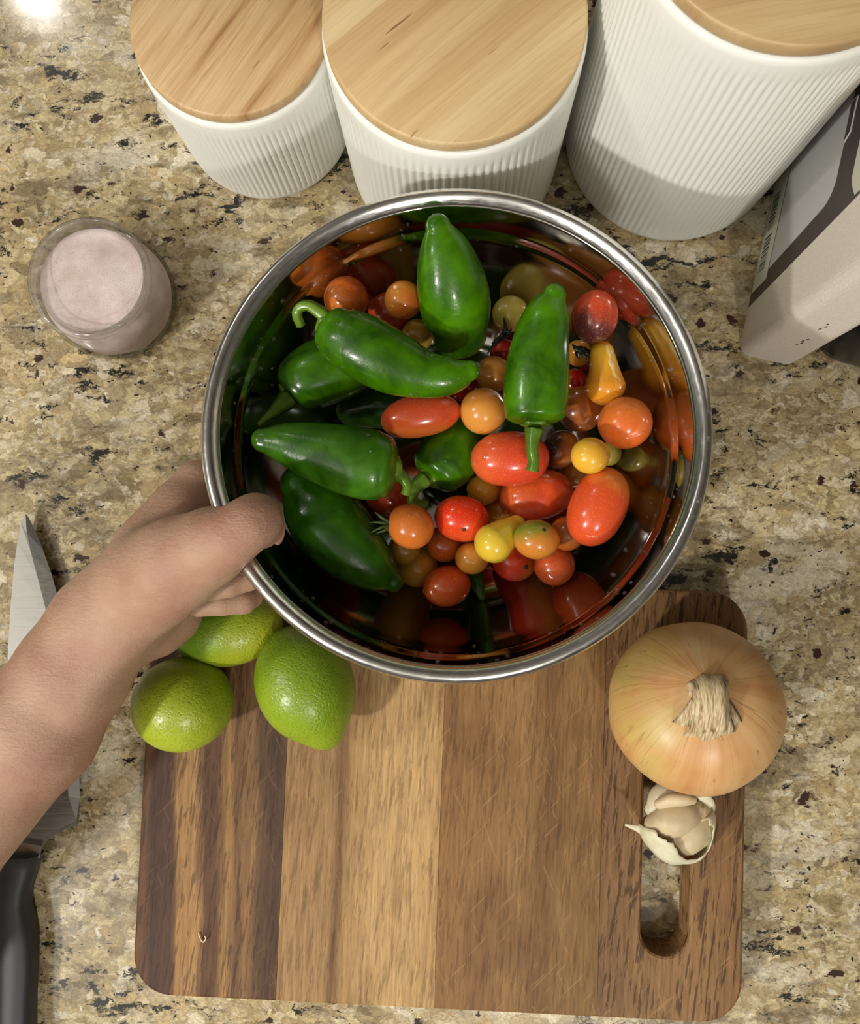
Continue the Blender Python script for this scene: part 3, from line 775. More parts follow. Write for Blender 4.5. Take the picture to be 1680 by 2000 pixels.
pepper([(915,1085,17,-.001),(925,1118,16,0),(934,1145,13,.002),(941,1166,7,.003)], .0672, 'slim green pepper tip poking out below the tomatoes', (28, 66, 10), (64, 120, 24), name='green_pepper')

TG = 'cherry and grape tomatoes in the bowl'
def ball(center, axes, n=32, m=20, power=2.0):
    V, Fc = [], []
    for j in range(m + 1):
        ph = math.pi * j / m
        for i in range(n):
            th = 2 * math.pi * i / n
            q = np.array([math.sin(ph) * math.cos(th), math.sin(ph) * math.sin(th), math.cos(ph)])
            V.append(np.asarray(center) + axes[0] * q[0] + axes[1] * q[1] + axes[2] * np.sign(q[2]) * abs(q[2]) ** (2.0 / power))
    for j in range(m):
        for i in range(n):
            k = (i + 1) % n
            Fc.append((j * n + i, (j + 1) * n + i, (j + 1) * n + k, j * n + k))
    return V, Fc

def sprig(root, tip, leaves, mat, name='calyx', w=0.0016):
    """thin pointed sepals and stalk spreading from a point"""
    V, Fc = [], []
    for lf in leaves:
        q = catmull([tip] + lf, 4); k = len(q)
        v, f = tube(q, [w * (0.9 - 0.75 * i / (k - 1)) for i in range(k)], 8, flat=0.5)
        o_ = len(V); V += list(v); Fc += [tuple(o_ + i for i in g) for g in f]
    return mobj(name, V, Fc, mat, root, loc=tuple(root.location))

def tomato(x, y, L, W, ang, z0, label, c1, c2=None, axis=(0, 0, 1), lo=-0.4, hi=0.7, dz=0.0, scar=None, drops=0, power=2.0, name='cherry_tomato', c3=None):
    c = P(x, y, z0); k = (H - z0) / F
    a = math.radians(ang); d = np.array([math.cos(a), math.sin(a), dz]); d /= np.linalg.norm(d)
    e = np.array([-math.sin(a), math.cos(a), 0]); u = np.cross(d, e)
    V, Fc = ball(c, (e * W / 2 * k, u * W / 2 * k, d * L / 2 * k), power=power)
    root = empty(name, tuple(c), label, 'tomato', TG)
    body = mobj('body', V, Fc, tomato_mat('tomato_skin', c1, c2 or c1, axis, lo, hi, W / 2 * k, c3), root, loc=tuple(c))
    if scar:
        sd_ = P(scar[0], scar[1], z0 + W / 2 * k * 0.8) - c; sd_ /= np.linalg.norm(sd_)
        l_ = 1 / math.sqrt((sd_ @ e) ** 2 / (W / 2 * k) ** 2 + (sd_ @ u) ** 2 / (W / 2 * k) ** 2 + (sd_ @ d) ** 2 / (L / 2 * k) ** 2)
        a1 = np.cross(sd_, [0, 1, 0.2]); a1 /= np.linalg.norm(a1); a2 = np.cross(sd_, a1); s_ = scar[2] * k
        v, f = ball(c + sd_ * l_, (a1 * s_, a2 * s_, sd_ * s_ * 0.3), 12, 6)
        mobj('stem_scar', v, f, MAT['scar'], root, loc=tuple(c))
    if drops: drops_on(body, root, drops)
    return root

RED, RED2 = (204, 58, 30), (186, 44, 24)
ORR = (204, 92, 36); OR = (206, 128, 46); TAN = (204, 140, 62); YE = (216, 168, 52); LEM = (216, 198, 66); OLV = (200, 148, 48)
PUR = (84, 40, 40)
tomato(676, 583, 88, 88, 0, .1008, 'orange cherry tomato alone against the far left bowl wall', (204, 108, 34), (186, 78, 28), (1, 0.4, 0))
tomato(760, 612, 84, 84, 0, .0784, 'red cherry tomato dulled for shade, left of the upright pepper', (160, 52, 26), (176, 66, 30))  # shade from rim and pepper put into the red
tomato(788, 586, 76, 76, 0, .0976, 'orange cherry tomato half hidden behind the left edge of the upright pepper', (204, 128, 42), (190, 100, 36), (1, -1, 0))
tomato(815, 655, 64, 64, 0, .0796, 'small olive yellow tomato between the curved pepper and the upright pepper', (178, 140, 48), (190, 150, 56))
r_ = tomato(997, 613, 72, 72, 0, .0736, 'pale yellow cherry tomato between the two upper peppers', (208, 182, 70), (216, 196, 92))
c0 = P(985, 655, 0.082)
sprig(r_, c0, [[P(988, 640, .084), P(984, 620, .085)], [P(970, 668, .082), P(952, 690, .080)], [P(975, 660, .084), P(960, 672, .083)], [P(992, 650, .085), P(1000, 642, .085)]], MAT['calyx_dark'], w=0.0022)
r_ = tomato(1162, 618, 104, 92, 80, .1064, 'dark red and purple blushed cherry tomato, uppermost at the right', (196, 70, 38), PUR, (-0.35, -0.8, 0.35), -0.05, 0.95, drops=5)
sprig(r_, P(1137, 684, .094), [[P(1125, 680, .096), P(1118, 672, .096)], [P(1140, 692, .095), P(1146, 702, .094)], [P(1150, 690, .095), P(1155, 700, .094), P(1168, 702, .093)], [P(1128, 690, .094), P(1132, 702, .093)]], MAT['calyx_dark'], w=0.0026)
tomato(1130, 690, 52, 52, 0, .0764, 'small amber tomato tucked behind the yellow pear tomato', (206, 148, 44), (196, 130, 40))
tomato(985, 690, 56, 56, 0, .0552, 'sliver of shade-darkened red tomato between the upright and right peppers', (150, 30, 20))  # red darkened for the shade between the peppers
tomato(1122, 748, 56, 56, 0, .0664, 'shade-darkened red tomato in the gap right of the right pepper', (170, 26, 16))  # shade of the gap painted into the red
tomato(902, 752, 64, 64, 0, .0552, 'deep red tomato under the tip of the curved pepper', (160, 34, 20))
tomato(964, 731, 72, 72, 0, .0644, 'orange cherry tomato just right of the curved pepper tip', OR, (212, 142, 58), (0, 0, 1), drops=3)
tomato(944, 803, 92, 92, 0, .0964, 'round tan orange cherry tomato left of the right pepper', (206, 138, 58), (200, 120, 46), (0.3, 0.6, 0), drops=2)
tomato(1133, 799, 92, 90, 0, .0780, 'brownish orange tomato with a purple left side, below the pear tomato', (200, 112, 48), (96, 54, 44), (-0.85, -0.5, 0), 0.05, 0.9)
tomato(1221, 826, 106, 102, 0, .1028, 'largest round orange red tomato, rightmost in the bowl', (206, 98, 38), (206, 112, 46), (0, 1, 0), drops=4)
tomato(1094, 878, 80, 70, 50, .0728, 'amber and purple tomato peeking out beside the hanging stem', (196, 112, 42), (62, 36, 36), (-0.7, 0.2, 0.2), -0.2, 0.7)
tomato(1153, 890, 76, 72, 0, .1192, 'small amber yellow tomato on top of the large grape tomato at the right', YE, (206, 146, 40), (0.3, 0.2, 0), drops=4)
tomato(1190, 886, 48, 48, 0, .0760, 'greenish yellow tomato edge behind the amber one', (164, 150, 62))
tomato(1122, 925, 60, 60, 0, .0632, 'dim orange tomato in the gap above the large grape tomato', (178, 120, 40))  # dimness of the shaded gap is in its colour
tomato(822, 812, 160, 84, 10, .0956, 'orange red grape tomato right under the curved pepper', (214, 82, 44), (222, 112, 48), (0, -1, 0), 0.1, 1.1, power=2.3, drops=4, name='grape_tomato')
tomato(996, 896, 154, 108, 2, .0960, 'red grape tomato with the hanging pepper stem lying across it', (204, 68, 38), (208, 88, 44), (-1, 0, 0), 0.0, 1.1, power=2.35, drops=10, name='grape_tomato')
tomato(1048, 967, 146, 98, 8, .0792, 'orange red grape tomato directly below the one crossed by the stem', (206, 72, 34), (208, 92, 40), (-0.5, 0.5, 0), power=2.4, drops=7, name='grape_tomato')
tomato(1168, 990, 160, 110, 66, .1116, 'largest red grape tomato, standing steeply at the lower right', (206, 76, 36), (214, 116, 44), (0.5, 0.8, 0), 0.3, 1.2, power=2.35, drops=8, name='grape_tomato')
tomato(945, 955, 68, 64, 0, .0728, 'small amber tomato left of the orange red grape tomatoes', YE, (210, 152, 46), drops=2)
tomato(902, 1013, 108, 90, -12, .0944, 'bright red oval tomato with a stem scar, in the middle of the heap', (206, 50, 22), (206, 68, 28), (0, -1, 0.3), 0.2, 1.0, scar=(906, 1033, 4), drops=3, power=2.15)
r_ = tomato(802, 1028, 94, 88, -40, .1036, 'russet orange tomato with green sepals at its left', (188, 92, 32), (196, 106, 40), drops=4)
sprig(r_, P(762, 1024, .107), [[P(748, 1012, .110), P(732, 1000, .111)], [P(742, 1020, .111), P(722, 1020, .112)], [P(745, 1030, .111), P(724, 1040, .111)], [P(750, 1015, .108), P(738, 1008, .107)], [P(750, 1036, .109), P(732, 1042, .108)]], MAT['calyx'], w=0.0014)
tomato(758, 968, 90, 80, 0, .0652, 'red orange tomato half under the stem end of the plump left pepper', (206, 76, 40))
tomato(868, 1062, 72, 72, 0, .0792, 'dim rust tomato behind the bright red one', (172, 78, 30))  # colour lowered for the shade behind its neighbour
tomato(922, 1090, 66, 64, 0, .0876, 'small orange tomato left of the lemon yellow one', (206, 130, 40), (206, 140, 52), drops=2)
tomato(815, 1107, 82, 80, 0, .0712, 'olive gold round tomato, lower left of the heap', (196, 142, 46), (184, 126, 38), (1, 0, 0), drops=3)
tomato(873, 1145, 94, 80, 14, .0828, 'red orange tomato lowest in the heap', (192, 74, 30), (200, 90, 36), (-1, -0.4, 0), drops=3)
tomato(1048, 1054, 90, 78, -10, .1116, 'green shouldered orange tomato with a small round scar', (190, 118, 42), (122, 130, 44), (-0.25, 0.8, 0.1), -0.15, 0.8, scar=(1062, 1036, 4), drops=1)
tomato(1003, 1093, 90, 84, -25, .0716, 'red tomato with a brown stem scar under the lemon yellow one', (204, 56, 30), (208, 120, 44), (0.9, -0.35, 0), 0.45, 1.0, scar=(1027, 1107, 5))
tomato(1083, 1104, 80, 80, 0, .0852, 'rust red round tomato, lower right of the heap', (190, 70, 34), (196, 84, 40), drops=2)
tomato(790, 1072, 64, 64, 0, .0876, 'dim olive tomato behind the olive gold one', (150, 112, 40))  # olive darkened to stand for shade at the back
tomato(978, 998, 60, 60, 0, .0636, 'dim amber tomato in the gap below the small amber one', (190, 124, 38))  # amber toned down for the shaded gap
tomato(1108, 1042, 68, 68, 0, .0940, 'dim orange tomato left of the large grape tomato', (172, 94, 32))  # orange darkened as shade beside the grape tomato
def pear(ch, z0, label, c1, c2, split=None):
    pts, rad = chain_pts(ch, z0); loc = tuple(np.mean(pts, axis=0))
    root = empty('pear_tomato', loc, label, 'tomato', TG)
    V, Fc, *_ = sweep(ch, z0, 0.0, 0, 30)
    body = mobj('body', V, Fc, tomato_mat('pear_skin', c1, c2, (0, -1, 0), -1, 1, 0.012), root, loc=loc)
    if split:
        sp_ = catmull([P(x, y, z0 + dz) for x, y, w, dz in split], 5); ws = catmull([(w * (H - z0) / F, 0, 0) for x, y, w, dz in split], 5)[:, 0]
        v, f = tube(sp_, ws, 8, lambda th, t: 1 + 0.25 * math.sin(9 * t * 3 + th), flat=0.45)
        o = mobj('split', v, f, plain('pale_split', (226, 196, 132), 0.5), root, loc=loc); o['label'] = 'pale healed crack down the side'
    drops_on(body, root, 2)
    return root
pear([(1176,690,24,.002),(1180,722,30,.001),(1182,752,40,0)], .0964, 'yellow pear shaped tomato with a pale split down its side', (228, 172, 46), (216, 140, 34), split=[(1184,672,4,.0075),(1189,700,7,.0075),(1196,725,7,.0080),(1202,752,7,.0078),(1205,774,4,.0058)])
pear([(966,1060,40,0),(990,1040,30,-.003),(1008,1026,20,-.006)], .1044, 'lemon yellow pear shaped tomato beside the green shouldered one', (214, 192, 58), (206, 172, 50))

# ------------------------------------------------------------------ limes
def lime(x, y, L, W, ang, zc, label, nip=None, c1=(122, 152, 32), c2=(164, 180, 44), axis=(0, -1, 0), stem=False, rot_z=0.0):
    c = P(x, y, zc); k = (H - zc) / F; a = math.radians(ang)
    d = np.array([math.cos(a), math.sin(a), rot_z]); d /= np.linalg.norm(d); e = np.array([-math.sin(a), math.cos(a), 0]); u = np.cross(d, e)
    hh = min(W / 2 * k, zc - BT - 0.0)
    V, Fc = ball(c, (e * W / 2 * k, u * hh, d * L / 2 * k), 64, 48)
    V = np.array(V); l = V - c; s = (l @ d) / (L / 2 * k)
    if nip:
        for sgn, amt, wd_ in nip:
            q = np.clip((s * sgn - (1 - wd_)) / wd_, 0, 1); V += d * sgn * (q ** 2 * amt)[:, None]
    t = NT('lime_rind'); co = t.coord()
    dn = t.n('ShaderNodeVectorMath', operation='DOT_PRODUCT'); t.l(co, dn.inputs[0]); ax = np.array(axis, float); ax /= np.linalg.norm(ax); dn.inputs[1].default_value = tuple(ax / (W / 2 * k))
    f_ = t.math('ADD', dn.outputs['Value'], t.math('MULTIPLY', t.math('SUBTRACT', t.noise(co, 45, 4, 0.6).outputs[0], 0.5), 1.5))
    col = t.mix(t.mrange(f_, -0.7, 0.9), c1, c2)
    vo = t.voro(co, 620); pores = t.mrange(vo.outputs['Distance'], 0.0, 0.55)
    col = t.mix(t.mrange(vo.outputs['Distance'], 0.15, 0.42, 0.30, 0.0), col, (74, 104, 18))
    t.col(col); t.set(Roughness=0.33, IOR=1.45); t.b.inputs['Coat Weight'].default_value = 0.2; t.b.inputs['Coat Roughness'].default_value = 0.25
    hgt = t.math('ADD', t.math('MULTIPLY', pores, 0.5), t.math('MULTIPLY', t.noise(co, 210, 3, 0.6).outputs[0], 1.2))
    t.bump(hgt, 0.42, 0.0011)
    root = empty('lime', tuple(c), label, 'lime', 'limes on the cutting board')
    mobj('rind', V, Fc, t.m, root, loc=tuple(c))
    if stem:
        p = c + d * stem * (L / 2 * k)
        v, f = ball(p, (e * 0.0032, u * 0.0032, d * 0.0012), 12, 6)
        o = mobj('stem_button', v, f, plain('dry_stem', (176, 164, 112), 0.8), root, loc=tuple(c)); o['label'] = 'dry pale stem end'
    return root
lime(357, 1375, 196, 182, 12, BT + 0.0262, 'yellow green lime nearest the left edge of the board', None, (128, 146, 26), (176, 190, 52), (-0.6, -0.6, 0.2))
lime(447, 1232, 212, 138, 10, BT + 0.0205, 'lime under the curled fingers, farthest of the three', ((-1, 0.002, 0.25),), (112, 150, 40), (158, 166, 36), (0.7, -0.6, 0))
lime(596, 1338, 228, 190, -66, BT + 0.0270, 'lime with a pointed nipple end, between the other limes and the bowl', ((1, 0.0055, 0.22), (-1, 0.0015, 0.2)), (108, 136, 24), (142, 166, 36), (-0.6, -0.7, 0), stem=-1)

# ------------------------------------------------------------------ onion
oc = P(1357, 1380, BT + 0.0405)
onion = empty('onion', tuple(oc), 'large golden yellow onion with a dry papery neck, on the right of the board', 'onion')
ax = np.array([-0.10, 0.40, 0.91]); ax /= np.linalg.norm(ax)
ea = np.cross([0, 1, 0], ax); ea /= np.linalg.norm(ea); eb = np.cross(ax, ea)
RO, HO = 0.0462, 0.0395
pr_ = []
for k in range(41):
    ph = math.pi * k / 40
    r_ = RO * math.sin(ph) ** 0.93 if 0 < k < 40 else 0.0
    z_ = -HO * math.cos(ph)
    if ph > math.pi * 0.86: z_ += 0.0045 * ((ph - math.pi * 0.86) / (math.pi * 0.14)) ** 2
    pr_.append((r_, z_))
v, f = lathe(pr_, 96, lambda th, k, r: r * (1 + 0.006 * np.cos(5 * th + 1) + 0.004 * np.cos(9 * th)))
v = np.array(v); W_ = oc + v[:, :1] * ea + v[:, 1:2] * eb + v[:, 2:] * ax
W_[:, 2] = np.maximum(W_[:, 2], BT + 0.0003)
t = NT('onion_skin'); co = t.coord()
def dotv(vec): 
    d_ = t.n('ShaderNodeVectorMath', operation='DOT_PRODUCT'); t.l(co, d_.inputs[0]); d_.inputs[1].default_value = tuple(vec); return d_.outputs['Value']
x_, y_, z_ = dotv(ea), dotv(eb), dotv(ax)
ang_ = t.math('ARCTAN2', y_, x_)
pl = t.math('MULTIPLY', z_, 1 / HO)
wob = t.noise(co, 30, 3, 0.6).outputs[0]
cb = t.n('ShaderNodeCombineXYZ'); t.l(t.math('ADD', ang_, t.math('MULTIPLY', wob, 0.14)), cb.inputs[0]); t.l(t.math('MULTIPLY', pl, 0.05), cb.inputs[1])
st1 = t.noise(cb.outputs[0], 3.2, 4, 0.65).outputs[0]
st2 = t.noise(cb.outputs[0], 11, 1, 0.4).outputs[0]
col = t.ramp(t.math('ADD', t.math('MULTIPLY', st1, 0.6), t.math('MULTIPLY', t.noise(co, 26, 3, 0.6).outputs[0], 0.4)), [(0.30, (186, 122, 72)), (0.44, (206, 152, 96)), (0.56, (216, 172, 118)), (0.70, (208, 178, 122))])
gp = t.math('MULTIPLY', t.mrange(dotv((-1 / RO, 0.1 / RO, 0.15 / RO)), 0.2, 0.85), t.mrange(t.noise(co, 34, 3, 0.6).outputs[0], 0.3, 0.6))
col = t.mix(t.math('MULTIPLY', gp, 0.75), col, (196, 176, 92))
line = t.mrange(t.math('ABSOLUTE', t.math('SUBTRACT', st2, 0.5)), 0.0, 0.014, 1, 0)
lm = t.math('MULTIPLY', line, t.mrange(pl, -0.2, 0.85, 0.15, 0.75))
col = t.mix(t.math('MULTIPLY', lm, t.mrange(st1, 0.35, 0.6)), col, (122, 74, 36))
t.col(col); t.set(Roughness=0.42); t.b.inputs['Coat Weight'].default_value = 0.12; t.b.inputs['Coat Roughness'].default_value = 0.3
t.bump(t.math('ADD', t.math('MULTIPLY', st2, 0.4), t.noise(co, 120, 3, 0.6).outputs[0]), 0.16, 0.0012)
mobj('bulb', W_, f, t.m, onion, loc=tuple(oc))
# papery neck: rises from the pole, flops towards the viewer and ends frayed
tp = NT('dry_neck'); co2 = tp.coord()
g1 = tp.noise(tp.mapping(co2, scale=(9, 1.2, 1)), 120, 3, 0.6).outputs[0]
tp.col(tp.ramp(g1, [(0.32, (134, 104, 66)), (0.48, (192, 168, 126)), (0.66, (222, 206, 172))])); tp.set(Roughness=0.65); tp.bump(g1, 0.4, 0.001)
top = oc + ax * (HO - 0.004)
np_ = catmull([top - ax * 0.003, top + ax * 0.005 , top + ax * 0.011 + np.array([0, -.003, 0]), top + ax * 0.0135 + np.array([0.0, -0.011, -0.001]), top + ax * 0.010 + np.array([0.0, -0.020, -0.003])], 5)
nr = np.interp(np.linspace(0, 1, len(np_)), [0, 0.2, 0.45, 0.7, 1], [0.0135, 0.0105, 0.0085, 0.0085, 0.0105])
v, f = tube(np_, nr, 28, lambda th, t_: 1 + 0.09 * math.cos(7 * th + 1) + 0.05 * math.cos(12 * th), flat=0.62)
o = mobj('neck', v, f, tp.m, onion, loc=tuple(oc)); o['label'] = 'dry papery grey beige neck bent forward'
ends = [((-0.006, -0.024, 0.0085), -0.0055), ((0.000, -0.028, 0.0075), 0.0), ((0.006, -0.024, 0.0085), 0.0060), ((-0.011, -0.019, 0.0065), -0.009), ((0.0105, -0.021, 0.0065), 0.0095)]
for (dx, dy, dz_), sx in ends:
    a0 = top + ax * 0.0115 + np.array([sx * 0.6, -0.008, 0.0]); a1 = top + np.array([dx, dy * 0.72, dz_ + 0.002]); a2 = top + np.array([dx * 1.15, dy, dz_ - 0.004])
    q = catmull([a0, a1, a2], 5); v, f = tube(q, np.interp(np.linspace(0, 1, len(q)), [0, 0.5, 1], [0.003, 0.0045, 0.0058]), 12, lambda th, t_: 1 + 0.12 * math.cos(6 * th), flat=0.14)
    mobj('papery_leaf', v, f, tp.m, onion, loc=tuple(oc))
fl = [P(1432, 1508, BT + .034), P(1456, 1496, BT + .036), P(1449, 1534, BT + .026)]
mobj('peel_flake', fl + [q + np.array([0, 0, -.0004]) for q in fl], [(0, 2, 1), (3, 4, 5), (0, 1, 4, 3), (1, 2, 5, 4), (2, 0, 3, 5)], plain('pink_flake', (228, 190, 164), 0.5), onion, loc=tuple(oc), smooth=False)

# ------------------------------------------------------------------ garlic
gc = P(1318, 1612, BT + 0.019)
garlic = empty('garlic_bulb', tuple(gc), 'opened white garlic bulb with cloves showing, over the handle slot below the onion', 'garlic')
def gm_(name, c1, c2):
    t = NT(name); co = t.coord(); n = t.noise(co, 90, 4, 0.6).outputs[0]
    t.col(t.ramp(n, [(0.3, c1), (0.7, c2)])); t.set(Roughness=0.45); t.b.inputs['Subsurface Weight'].default_value = 0.15; t.b.inputs['Subsurface Scale'].default_value = 0.003
    t.bump(t.noise(co, 300, 3, 0.6).outputs[0], 0.12, 0.0008); return t.m
gskin = gm_('garlic_paper', (206, 196, 160), (232, 226, 200)); gcl = gm_('garlic_clove', (196, 176, 138), (216, 200, 162))
def clove(chain, mat, name='clove'):
    V, Fc, *_ = sweep(chain, BT, 0.03, 0.5, 20); return mobj(name, V, Fc, mat, garlic, loc=tuple(gc))
clove([(1283,1612,24,.022),(1310,1602,33,.024),(1340,1590,28,.024),(1360,1578,14,.023)], gcl)
clove([(1288,1570,10,.026),(1312,1562,13,.029),(1338,1561,12,.030),(1352,1562,9,.029)], gcl)
clove([(1276,1580,16,.015),(1296,1556,26,.016),(1330,1552,24,.016),(1354,1558,14,.018)], gskin)
clove([(1300,1642,22,.017),(1332,1634,36,.019),(1356,1606,34,.019),(1368,1580,18,.020)], gcl)
clove([(1288,1606,22,.012),(1310,1618,42,.0150),(1338,1620,44,.0150),(1356,1600,36,.0155)], gcl)
clove([(1352,1660,12,.013),(1362,1630,26,.016),(1372,1598,22,.018),(1370,1572,14,.019)], gskin)
# torn outer wrapper: a bowl-like shell round the lower right side
cS = P(1322, 1606, BT + 0.0180); RS = 0.0212
V, Fc = [], []; nu, nv = 34, 12
for j in range(nv + 1):
    for i in range(nu + 1):
        th = math.radians(-178 + 206 * i / nu)
        jag = 0.16 * math.sin(i * 1.9) + 0.12 * math.sin(i * 4.3 + 1)
        ph = math.radians(-58 + (100 + 26 * jag + 22 * math.sin(math.pi * i / nu * 2.2)) * j / nv)
        w = 1 + 0.02 * math.sin(6 * th)
        V.append(cS + RS * w * np.array([1.0 * math.cos(ph) * math.cos(th), 1.07 * math.cos(ph) * math.sin(th), 0.86 * math.sin(ph)]))
for j in range(nv):
    for i in range(nu):
        a = j * (nu + 1) + i; Fc.append((a, a + 1, a + nu + 2, a + nu + 1))
V = np.array(V); V[:, 2] = np.maximum(V[:, 2], BT + 0.0006)
o = mobj('papery_skin', V, Fc, gskin, garlic, loc=tuple(gc)); md = o.modifiers.new('sheet', 'SOLIDIFY'); md.thickness = 0.0005
def strip(name, pts, ws, mat, flat=0.12):
    q = catmull(pts, 5); w = np.interp(np.linspace(0, 1, len(q)), np.linspace(0, 1, len(ws)), ws)
    v, f = tube(q, w, 12, flat=flat); return mobj(name, v, f, mat, garlic, loc=tuple(gc))
strip('skin_tail', [P(1278, 1622, BT + .016), P(1262, 1622, BT + .018), P(1245, 1618, BT + .018), P(1221, 1611, BT + .019)], [.0055, .0040, .0018, .0005], gskin, 0.25)
strip('skin_tail', [P(1372, 1640, BT + .014), P(1358, 1668, BT + .012), P(1330, 1678, BT + .012), P(1316, 1676, BT + .012)], [.0060, .0050, .0030, .0005], gskin)
strip('skin_tail', [P(1380, 1600, BT + .020), P(1384, 1575, BT + .022), P(1374, 1556, BT + .024), P(1356, 1546, BT + .024)], [.0030, .0040, .0034, .0012], gskin, 0.3)
v, f = ball(P(1374, 1562, BT + .018), (np.array([.0045, 0, 0]), np.array([0, .0062, 0]), np.array([0, 0, .005])), 18, 12)
rg = np.random.default_rng(5); v = np.array(v) + rg.normal(0, .0005, (len(v), 3))
o = mobj('root_plate', v, f, plain('dry_roots', (132, 108, 62), 0.9), garlic, loc=tuple(gc)); o['label'] = 'rough brown root plate'

# scrap of skin on the board
q = catmull([P(388, 1822, BT + .0012), P(391, 1832, BT + .0012), P(396, 1840, BT + .0015), P(402, 1834, BT + .0022), P(400, 1828, BT + .0028)], 5)
v, f = tube(q, [.0004] * len(q), 6)
o = mobj('skin_scrap', v, f, plain('pale_scrap', (232, 206, 176), 0.6), None, loc=tuple(P(395, 1832, BT)))
tag(o, 'tiny curled pale scrap of skin on the dark left plank', 'scrap')

# ------------------------------------------------------------------ forearm and hand
def cap_node(px, py, z, r): return (P(px, py, z), r)
chains = [
    # (nodes, blend radius)
    ([(-900, 2600, .120, .050), (-560, 2130, .096, .0435), (-180, 1690, .097, .0385), (68, 1424, .101, .0305), (145, 1310, .104, .0268), (202, 1218, .108, .0245), (268, 1150, .113, .0205)], .010),
    ([(255, 1170, .110, .020), (308, 1078, .106, .0185), (352, 1003, .098, .0146), (386, 945, .091, .0117)], .010),
    ([(270, 1160, .100, .020), (325, 1080, .094, .020), (372, 1010, .086, .015)], .012),
    ([(235, 1215, .092, .0200), (300, 1205, .084, .0185), (335, 1190, .080, .016)], .012),
    ([(240, 1180, .116, .021), (300, 1130, .126, .0205), (352, 1098, .137, .0190), (415, 1062, .150, .0168)], .012),
    ([(412, 1070, .150, .0160), (455, 1046, .1600, .0124)], .006),
    ([(320, 1085, .106, .014), (375, 1090, .118, .012)], .006),
    ([(455, 1046, .1600, .0124), (486, 1024, .1615, .0110), (501, 1015, .1590, .0112)], .005),
    ([(501, 1015, .1590, .0112), (507, 1026, .1460, .0105), (506, 1034, .1380, .0085)], .003),
    ([(386, 945, .091, .0117), (424, 925, .078, .0098), (470, 935, .062, .0085), (500, 965, .056, .0075)], .004),
    ([(372, 1010, .086, .014), (470, 1075, .082, .0092)], .008),
    ([(470, 1075, .084, .0090), (492, 1102, .094, .0080), (486, 1126, .104, .0073)], .0012),
    ([(486, 1126, .104, .0073), (446, 1140, .108, .0070), (405, 1150, .109, .0064)], .0012),
    ([(360, 1060, .082, .015), (458, 1130, .078, .0088)], .006),
    ([(458, 1130, .076, .0088), (486, 1160, .083, .0080), (474, 1172, .090, .0075)], .0010),
    ([(474, 1172, .090, .0075), (432, 1176, .095, .0071), (386, 1181, .098, .0064)], .0010),
    # wrist tendon
    ([(330, 1165, .123, .0080), (240, 1235, .1230, .0070), (150, 1370, .1190, .0070)], .010),
]
VX = 0.0015
lo_ = np.array([9.0] * 3); hi_ = -lo_
prims = []
for nodes, kb in chains:
    pr2 = [cap_node(*q) for q in nodes]
    for (a, ra), (b, rb) in zip(pr2[:-1], pr2[1:]):
        prims.append((a, b, ra, rb, kb))
        lo_ = np.minimum(lo_, np.minimum(a - ra, b - rb)); hi_ = np.maximum(hi_, np.maximum(a + ra, b + rb))
lo_ -= 0.008; hi_ += 0.008
dims = np.ceil((hi_ - lo_) / VX).astype(int) + 1
G = np.full(tuple(dims), 0.05, np.float32)
for a, b, ra, rb, kb in prims:
    pad = max(kb, 0.003) + 0.004
    l0 = np.maximum(((np.minimum(a - ra, b - rb) - pad - lo_) / VX).astype(int), 0)
    h0 = np.minimum(((np.maximum(a + ra, b + rb) + pad - lo_) / VX).astype(int) + 2, dims)
    gx = (lo_[0] + VX * np.arange(l0[0], h0[0])).astype(np.float32)[:, None, None]
    gy = (lo_[1] + VX * np.arange(l0[1], h0[1])).astype(np.float32)[None, :, None]
    gz = (lo_[2] + VX * np.arange(l0[2], h0[2])).astype(np.float32)[None, None, :]
    ab = (b - a).astype(np.float32); L2 = float(ab @ ab)
    tt = np.clip(((gx - a[0]) * ab[0] + (gy - a[1]) * ab[1] + (gz - a[2]) * ab[2]) / L2, 0, 1)
    dd = np.sqrt((gx - a[0] - tt * ab[0]) ** 2 + (gy - a[1] - tt * ab[1]) ** 2 + (gz - a[2] - tt * ab[2]) ** 2) - (ra + (rb - ra) * tt)
    sl = (slice(l0[0], h0[0]), slice(l0[1], h0[1]), slice(l0[2], h0[2]))
    g0 = G[sl]
    hh = np.clip(0.5 + 0.5 * (g0 - dd) / kb, 0, 1)
    G[sl] = g0 + (dd - g0) * hh - kb * hh * (1 - hh)
# flesh gives way to the bowl: carve the sheet metal out where they meet
idx = np.argwhere(G < 0.006)
wp = lo_ + idx * VX
near = wp[:, 0] > P(300, 1000, .14)[0]
idx = idx[near]; wp = wp[near]
sd, _ = bowl_sd(wp)
G[idx[:, 0], idx[:, 1], idx[:, 2]] = np.maximum(G[idx[:, 0], idx[:, 1], idx[:, 2]], 0.0003 - sd)

